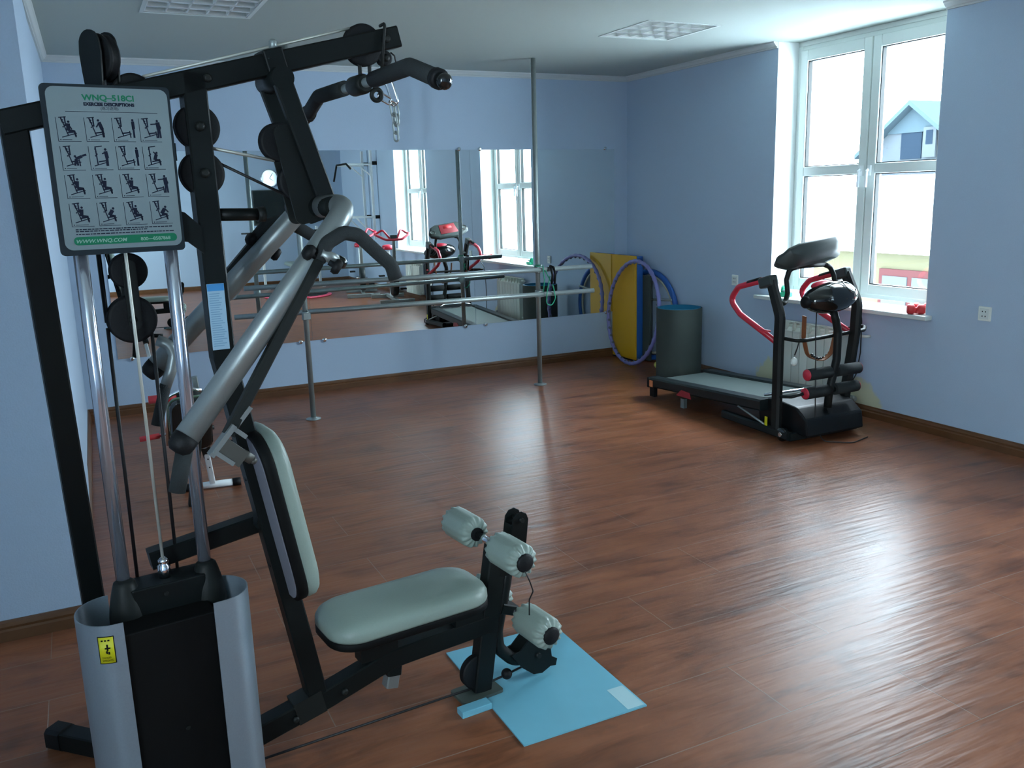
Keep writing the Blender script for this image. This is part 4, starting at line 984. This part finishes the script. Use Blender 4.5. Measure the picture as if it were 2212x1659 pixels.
# ------------------------------------------------------------------ radiators under the two windows
def radiator(y0, n, label):
    r = thing('radiator', label, 'radiator', (-.06, y0 - n * .04, .08), 0, 'white sectional radiators')
    for i in range(n):
        y = y0 - .04 - i * .08
        m_ = MB(); m_.span((-.098, y - .037, .09), (-.090, y + .037, .52)); m_.span((-.098, y - .037, .52), (-.070, y + .037, .535))
        m_.prism([(-.090, .535), (-.030, .600), (-.022, .600), (-.022, .09), (-.090, .09)], (0, y + .030, 0), (1, 0, 0), (0, 0, 1), .060)
        m_.span((-.092, y - .036, .545), (-.035, y - .032, .598)); m_.span((-.092, y + .032, .545), (-.035, y + .036, .598)); m_.span((-.07, y - .036, .594), (-.03, y + .036, .602))
        m_.build('section', M['radiator'], r, bevel=.002)
    MB().tube([(-.055, y0 + .06, .57), (-.055, y0 - n * .08 - .06, .57)], .014, 12).build('top_pipe', M['radiator'], r)
    MB().tube([(-.055, y0 + .05, .12), (-.055, y0 - n * .08 - .06, .12)], .014, 12).build('bottom_pipe', M['radiator'], r)
    MB().lathe([(.020, 0), (.020, .04), (.012, .05)], (-.055, y0 - n * .08 - .06, .57), (-.3, -1, 0), 14).build('valve', M['chrome'], r)
    MB().lathe([(.022, 0), (.022, .045), (.014, .055)], (-.055, y0 - n * .08 - .06, .12), (0, -1, 0), 14).build('lower_valve', M['steel'], r)
    MB().tube([(-.055, y0 - n * .08 - .10, .57), (-.03, y0 - n * .08 - .16, .57), (-.002, y0 - n * .08 - .16, .57)], .010, 10, fil=.03).build('supply_pipe', M['radiator'], r)
    return r
radiator(-2.22, 8, 'white sectional radiator under the window, behind the treadmill')
radiator(-5.70, 8, 'white radiator under the far window, seen only in the mirror behind the bikes')

# ------------------------------------------------------------------ small things on sill and wall
def dumbbell(c, d, m, name, label, R=.033, L=.115):
    c = Vector(c); d = Vector(d).normalized()
    o = MB().lathe([(.010, -L * .5), (R * .8, -L * .5 + .002), (R, -L * .5 + .012), (R, -L * .5 + .038), (R * .8, -L * .5 + .048), (.013, -L * .5 + .052), (.013, L * .5 - .052), (R * .8, L * .5 - .048), (R, L * .5 - .038), (R, L * .5 - .012), (R * .8, L * .5 - .002), (.010, L * .5)], c, d, 8).build(name, M[m], origin=(c.x, c.y, c.z - R))
    return tag(o, label, 'dumbbell', 'small dumbbells on the window sill')
dumbbell((-.020, -3.395, .7985), (.75, -.6, 0), 'redgrip', 'dumbbell', 'front one of two small red dumbbells at the right end of the sill')
dumbbell((.060, -3.372, .7985), (.65, -.7, 0), 'redgrip', 'dumbbell', 'rear one of two small red dumbbells, nearer the window pane')
gd = thing('tape_dispenser', 'green plastic gadget on the left end of the window sill, behind the treadmill', 'gadget', (.05, -2.13, .766))
MB().lathe([(.020, -.016), (.040, -.014), (.040, .014), (.020, .016)], (.045, -2.125, .808), (.5, -.8, 0), 20).build('wheel', M['green_d'], gd)
MB().box((.03, -2.16, .783), (.07, .08, .032)).build('base', M['green_d'], gd, bevel=.006)
MB().tube([(.02, -2.13, .81), (.02, -2.20, .815)], .010, 10).build('handle', M['tape'], gd)
def outlet(y, z, label, ty=.082):
    o = thing('wall_socket', label, 'wall socket', (0, y, z), 0, 'white wall sockets')
    MB().span((-.012, y - ty / 2, z - .043), (-.0005, y + ty / 2, z + .043)).build('plate', M['socket'], o, bevel=.003)
    MB().span((-.016, y - .030, z - .032), (-.012, y + .030, z + .032)).build('insert', M['pvc'], o, bevel=.002)
    for dz in (.014, -.014):
        for dy in (-.010, .010): MB().span((-.0165, y + dy - .003, z + dz - .004), (-.0158, y + dy + .003, z + dz + .004)).build('pin_hole', M['rubber'], o)
    return o
outlet(-3.871, .818, 'white double wall socket to the right of the near window sill')
outlet(-1.61, .856, 'white wall socket to the left of the window, above the red treadmill rail', .07)

# ------------------------------------------------------------------ small exerciser by the left wall
exr = thing('leg_exerciser', 'small exerciser with white T-foot, black pad and red grips behind the multi gym', 'exerciser', (-4.32, -2.35, 0))
def E_(mb, n, m, par=exr, **k): return mb.build(n, m, par, **k)
ft = E_(MB().tube([(-4.445, -2.228, .022), (-4.205, -2.255, .022)], .020, 16), 'foot_bar', M['white_paint'])
for p, q in (((-4.475, -2.2245, .022), (-4.440, -2.2285, .022)), ((-4.210, -2.2545, .022), (-4.165, -2.2595, .022))): E_(MB().tube([p, q], .0225, 16), 'foot_cap', M['rubber'], ft)
pt = E_(MB().rect([(-4.318, -2.242, .03), (-4.345, -2.33, .25)], .032, .034, side=(1, 0, 0)), 'post', M['white_paint'])
hl = MB()
for t in (.55, .80): 
    p = Vector((-4.318, -2.242, .03)).lerp(Vector((-4.345, -2.33, .25)), t); hl.lathe([(.004, 0), (.004, .003)], p + Vector((0, -.018, -.006)), (0, -1, -.35), 10)
E_(hl, 'post_hole', M['rubber'], pt)
E_(MB().rect([(-4.335, -2.30, .22), (-4.40, -2.52, .50)], .05, .05, side=(1, 0, 0)), 'frame', M['dark'])
E_(MB().pad(rrect(-.105, -.16, .105, .16, .05, 6), [(.004, 0), (0, .006), (0, .028), (.012, .036)], (-4.42, -2.46, .45), (1, 0, 0), (0, -.34, .94), (0, -.94, -.34)), 'pad_back', M['gloss'])
E_(MB().pad(rrect(-.108, -.163, .108, .163, .05, 6), [(.0, 0), (0, .012), (.012, .030), (.03, .036)], (-4.42, -2.46, .45), (-1, 0, 0), (0, -.34, .94), (0, .94, .34)), 'pad', M['olive'])
E_(MB().tube([(-4.545, -2.45, .34), (-4.53, -2.44, .60), (-4.42, -2.45, .64), (-4.35, -2.46, .62)], .010, 10, fil=.05), 'pad_rim', M['chrome'])
rb = E_(MB().tube([(-4.475, -2.42, .592), (-4.32, -2.42, .588)], .024, 16), 'foam_roller', M['foam'])
E_(MB().tube([(-4.615, -2.42, .594), (-4.475, -2.42, .592)], .0215, 16), 'red_grip', M['redgrip'])
E_(MB().tube([(-4.68, -2.40, .382), (-4.58, -2.40, .388)], .015, 14), 'red_grip', M['redgrip'])
E_(MB().tube([(-4.58, -2.40, .388), (-4.53, -2.41, .395)], .008, 10), 'lower_bar', M['chrome'])
E_(MB().tube([(-4.53, -2.41, .395), (-4.30, -2.42, .40)], .012, 10), 'axle', M['dark'])
E_(MB().tube([(-4.26, -2.36, .285), (-4.165, -2.36, .275)], .021, 14), 'foot_peg', M['rubber'])
E_(MB().rect([(-4.365, -2.37, .62), (-4.372, -2.385, .685)], .030, .02, side=(1, 0, 0)), 'height_post', M['steel'])
E_(MB().rect([(-4.46, -2.50, .003), (-4.40, -2.52, .40)], .045, .045, side=(1, 0, 0)), 'rear_stand', M['dark'])
# ------------------------------------------------------------------ rest of the room, seen in the mirrors
tv = thing('television', 'wall-hung black television below the clock on the far wall, seen in the mirror', 'television', (-1.23, YB, 1.5))
MB().span((-1.785, YB + .032, 1.165), (-.675, YB + .085, 1.822)).build('casing', M['plastic'], tv, bevel=.008)
MB().span((-1.765, YB + .085, 1.20), (-.695, YB + .088, 1.805)).build('screen', M['screen'], tv)
MB().span((-1.45, YB + .0005, 1.35), (-1.0, YB + .032, 1.65)).build('wall_bracket', M['dark'], tv)
ck = thing('wall_clock', 'round silver-rimmed wall clock above the television, seen in the mirror', 'clock', (-1.418, YB, 2.035))
MB().lathe([(.165, .001), (.165, .03), (.150, .035), (.148, .025)], (-1.418, YB, 2.035), (0, 1, 0), 48).build('rim', M['chrome'], ck)
MB().lathe([(.150, .001), (.150, .022), (0, .022)], (-1.418, YB, 2.035), (0, 1, 0), 40).build('dial', M['clockface'], ck)
for a, l in ((2.2, .08), (.6, .115)): MB().tube([(-1.418, YB + .026, 2.035), (-1.418 + l * math.sin(a), YB + .026, 2.035 + l * math.cos(a))], .004, 6).build('hand', M['rubber'], ck)
# pull-up and dip rack on the window wall
pk = thing('pull_up_rack', 'white pull-up and dip rack on the wall beyond the far window, seen in the mirror', 'pull-up rack', (-.1, -8.1, 0))
for y in (-7.85, -8.35):
    p = MB().rect([(-.10, y, .9), (-.10, y, 2.42)], .04, .04, side=(1, 0, 0)).build('post', M['white_paint'], pk)
    MB().rect([(-.10, y, 2.18), (-.55, y, 2.18)], .035, .035, side=(0, 1, 0)).build('top_arm', M['white_paint'], pk)
    MB().rect([(-.10, y, 1.98), (-.32, y, 2.17)], .02, .02, side=(0, 1, 0)).build('top_brace', M['white_paint'], pk)
    MB().rect([(-.10, y, 1.29), (-.60, y, 1.29)], .035, .035, side=(0, 1, 0)).build('dip_arm', M['white_paint'], pk)
    MB().rect([(-.10, y, .95), (-.42, y, 1.28)], .025, .025, side=(0, 1, 0)).build('dip_brace', M['white_paint'], pk)
    for z in (1.29, 2.2): MB().span((-.08, y - .03, z - .03), (-.001, y + .03, z + .03)).build('wall_mount', M['dark'], p)
MB().tube([(-.55, -7.55, 2.10), (-.55, -7.80, 2.19), (-.55, -8.40, 2.19), (-.55, -8.65, 1.92)], .017, 10, fil=.05).build('pull_up_bar', M['dark'], pk)
# exercise bikes
def bike(x, y, rz, label):
    t = thing('exercise_bike', label, 'exercise bike', (x, y, 0), rz, 'exercise bikes with red handlebars')
    def B(mb, n, m, par=t, **k): return mb.build(n, m, par, local=True, **k)
    for yy in (.45, -.45): B(MB().rect([(-.27, yy, .035), (.27, yy, .035)], .06, .05, side=(0, 0, 1)), 'stabiliser', M['steel'])
    B(MB().rect([(0, -.45, .05), (0, .45, .05)], .05, .05, side=(1, 0, 0)), 'base_beam', M['steel'])
    B(MB().rect([(0, .20, .06), (0, .38, .80), (0, .40, .97)], .05, .05, side=(1, 0, 0)), 'front_post', M['steel'])
    B(MB().rect([(0, .0, .06), (0, -.16, .78)], .05, .05, side=(1, 0, 0)), 'seat_post', M['white_paint'])
    B(MB().pad(rrect(-.09, -.14, .09, .12, .08, 6), [(.01, 0), (0, .02), (.01, .06), (.04, .075)], (0, -.18, .80), (1, 0, 0), (0, 1, 0), (0, 0, 1)), 'saddle', M['red'])
    B(MB().lathe([(.02, -.05), (.19, -.045), (.20, -.03), (.20, .03), (.19, .045), (.02, .05)], (0, .24, .30), (1, 0, 0), 32), 'flywheel_cover', M['rail'])
    cr = B(MB().tube([(-.09, .10, .30), (.09, .10, .30)], .02, 10), 'crank', M['chrome'])
    for s in (-1, 1): B(MB().box((s * .15, .10 + s * .10, .30 - s * .10), (.09, .08, .025)), 'pedal', M['rubber'], cr)
    hb_ = MB().tube([(-.23, .12, 1.08), (-.27, .30, 1.06), (-.12, .42, .98), (.12, .42, .98), (.27, .30, 1.06), (.23, .12, 1.08)], .019, 10, fil=.08)
    hb_.tube([(-.25, .24, 1.065), (-.14, .26, 1.13), (-.05, .40, .99)], .016, 10, fil=.05).tube([(.25, .24, 1.065), (.14, .26, 1.13), (.05, .40, .99)], .016, 10, fil=.05)
    B(hb_, 'handlebar', M['red'])
    B(MB().box((0, .40, 1.01), (.10, .05, .08)), 'meter', M['plastic'])
    return t
bike(-.58, -7.22, .25, 'exercise bike with red handlebar farther from the mirror, reflected left of the far window')
bike(-.44, -6.06, .15, 'exercise bike with red handlebar in front of the far window, seen in the mirror')
# bench with barbell and a low round mat
bp = thing('barbell_bench', 'weight bench with barbell on two uprights under the television, seen in the mirror', 'weight bench', (-1.25, -9.3, 0))
for x in (-1.78, -.75):
    p = MB().rect([(x, -9.42, .02), (x, -9.42, 1.12)], .045, .045, side=(1, 0, 0)).build('rack_post', M['white_paint'], bp)
    MB().span((x - .03, -9.70, .001), (x + .03, -9.14, .04)).build('rack_foot', M['white_paint'], p)
    MB().span((x - .025, -9.40, 1.00), (x + .025, -9.33, 1.03)).build('bar_hook', M['dark'], p)
MB().rect([(-1.26, -9.45, .40), (-1.26, -8.45, .40)], .06, .05, side=(1, 0, 0)).build('bench_beam', M['white_paint'], bp)
MB().pad(rrect(-.15, -.5, .15, .5, .05, 5), [(0, 0), (0, .04), (.02, .06)], (-1.26, -8.93, .43), (1, 0, 0), (0, 1, 0), (0, 0, 1)).build('bench_pad', M['vinyl'], bp)
MB().rect([(-1.26, -8.6, .40), (-1.26, -8.6, .0015)], .05, .05, side=(1, 0, 0)).rect([(-1.26, -9.3, .40), (-1.26, -9.3, .0015)], .05, .05, side=(1, 0, 0)).build('bench_leg', M['white_paint'], bp)
MB().rect([(-1.78, -9.42, .30), (-.75, -9.42, .30)], .04, .04, side=(0, 1, 0)).build('cross_tube', M['white_paint'], bp)
bb_ = MB().tube([(-2.15, -9.36, 1.046), (-.38, -9.36, 1.046)], .014, 10).build('barbell', M['dark'], origin=(-1.26, -9.36, 1.03)); tag(bb_, 'long thin dark barbell resting on the bench uprights, seen in the mirror', 'barbell')
rt = thing('round_mat', 'low round black mat with red rim on the floor, seen in the mirror', 'mat', (-1.54, -7.85, 0))
MB().lathe([(.50, .0015), (.56, .0015), (.57, .015), (.55, .030), (.50, .030)], (-1.54, -7.85, 0), (0, 0, 1), 56, caps=False).build('red_rim', M['pink'], rt)
MB().lathe([(0, .002), (.50, .002), (.50, .045), (0, .050)], (-1.54, -7.85, 0), (0, 0, 1), 56, caps=False).build('mat_top', M['rubber'], rt)

# ------------------------------------------------------------------ outside the window
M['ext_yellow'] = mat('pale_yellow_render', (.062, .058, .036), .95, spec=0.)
M['ext_white'] = mat('white_roofing', (.72, .74, .76), .95, spec=0.)
M['ext_grey'] = mat('grey_blue_boards', (.030, .044, .052), .95, spec=0.)
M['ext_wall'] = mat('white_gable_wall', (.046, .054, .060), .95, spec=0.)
M['ext_red'] = mat('red_window_frame', (.045, .018, .018), .95, spec=0.)
M['ext_dark'] = mat('dark_window', (.010, .016, .024), .95, spec=0.)
struct(MB().span((.45, -14, -2.9), (60, 40, -2.7)).build('ground', mat('snowy_yard', (.75, .78, .80), .9)))
gh = thing('gabled_house', 'grey gabled house with an open dark attic window, seen through the near window', 'house', (15, 9.2, -2.7))
X = 15.0
def yz(q0, q1): return None
k_ = (X - 12) / (12 + 4.86)
def sc(y, z): return (-7.331 + (y + 7.331) * (X + 4.86) / 16.86, 1.6 + (z - 1.6) * (X + 4.86) / 16.86)
ry, rz_ = sc(6.683, 3.307); ey_, ez_ = sc(7.491, 2.701)
hw = (ey_ - ry) * 1.55; dz = (rz_ - ez_) * 1.55
MB().prism([(ry - hw, -2.7), (ry + hw, -2.7), (ry + hw, rz_ - dz), (ry, rz_ - .05), (ry - hw, rz_ - dz)], (X, 0, 0), (0, 1, 0), (0, 0, 1), 6.).build('wall', M['ext_wall'], gh)
MB().prism([(ry - hw * .62, rz_ - dz * .66), (ry + hw * .62, rz_ - dz * .66), (ry, rz_ - .06)], (X - .06, 0, 0), (0, 1, 0), (0, 0, 1), .05).build('gable_boards', M['ext_grey'], gh)
for s in (-1, 1):
    MB().prism([(ry, rz_ + .06), (ry + s * hw * 1.15, rz_ - dz * 1.15 + .06), (ry + s * hw * 1.15, rz_ - dz * 1.15 - .06), (ry, rz_ - .06)], (X - .35, 0, 0), (0, 1, 0), (0, 0, 1), 6.6).build('roof', M['ext_grey'], gh)
wy0, wz0 = sc(7.055, 2.79); wy1, wz1 = sc(6.515, 2.122)
wi = MB().span((X - .03, wy1, wz1), (X + .02, wy0, wz0)).build('window_opening', M['ext_dark'], gh)
vy0, _ = sc(6.42, 0); vy1, _ = sc(6.10, 0)
MB().span((X - .12, vy1, wz1 + .02), (X - .06, vy0, wz0 - .02)).build('casement', M['ext_wall'], wi)
MB().span((X - .13, vy1 + .09, wz1 + .34), (X - .115, vy0 - .09, wz0 - .10)).build('casement_pane', M['ext_dark'], wi)
ob = thing('outbuilding', 'low pale yellow outbuilding with white roof and red window, seen through the near window', 'building', (11, 6, -2.7))
MB().span((10, -1, -2.7), (13.5, 16, .28)).build('wall', M['ext_yellow'], ob)
MB().prism([(9.75, .30), (13.8, 1.80), (13.8, 1.74), (9.75, .23)], (0, 16.2, 0), (1, 0, 0), (0, 0, 1), 17.4).build('roof', M['ext_white'], ob)
b = MB()
for i in range(88): b.lathe([(.055, 0), (.055, .5)], (9.70, -1.1 + i * .2, .285), (.928, 0, .373), 8)
b.build('corrugation', M['ext_white'], ob)
rw = MB().span((9.94, 4.15, -1.2), (10, 5.66, -.10)).build('window', M['ext_red'], ob)
for a in (4.24, 4.96): MB().span((9.92, a, -1.1), (9.945, a + .60, -.24)).build('window_pane', M['ext_wall'], rw)
bn = MB().span((2.6, .52, 2.02), (2.63, .72, 2.95)).build('banner', M['ext_white'], origin=(2.6, .6, 2.0)); 
tag(bn, 'pale grey strip hanging outside the left window pane', 'banner')
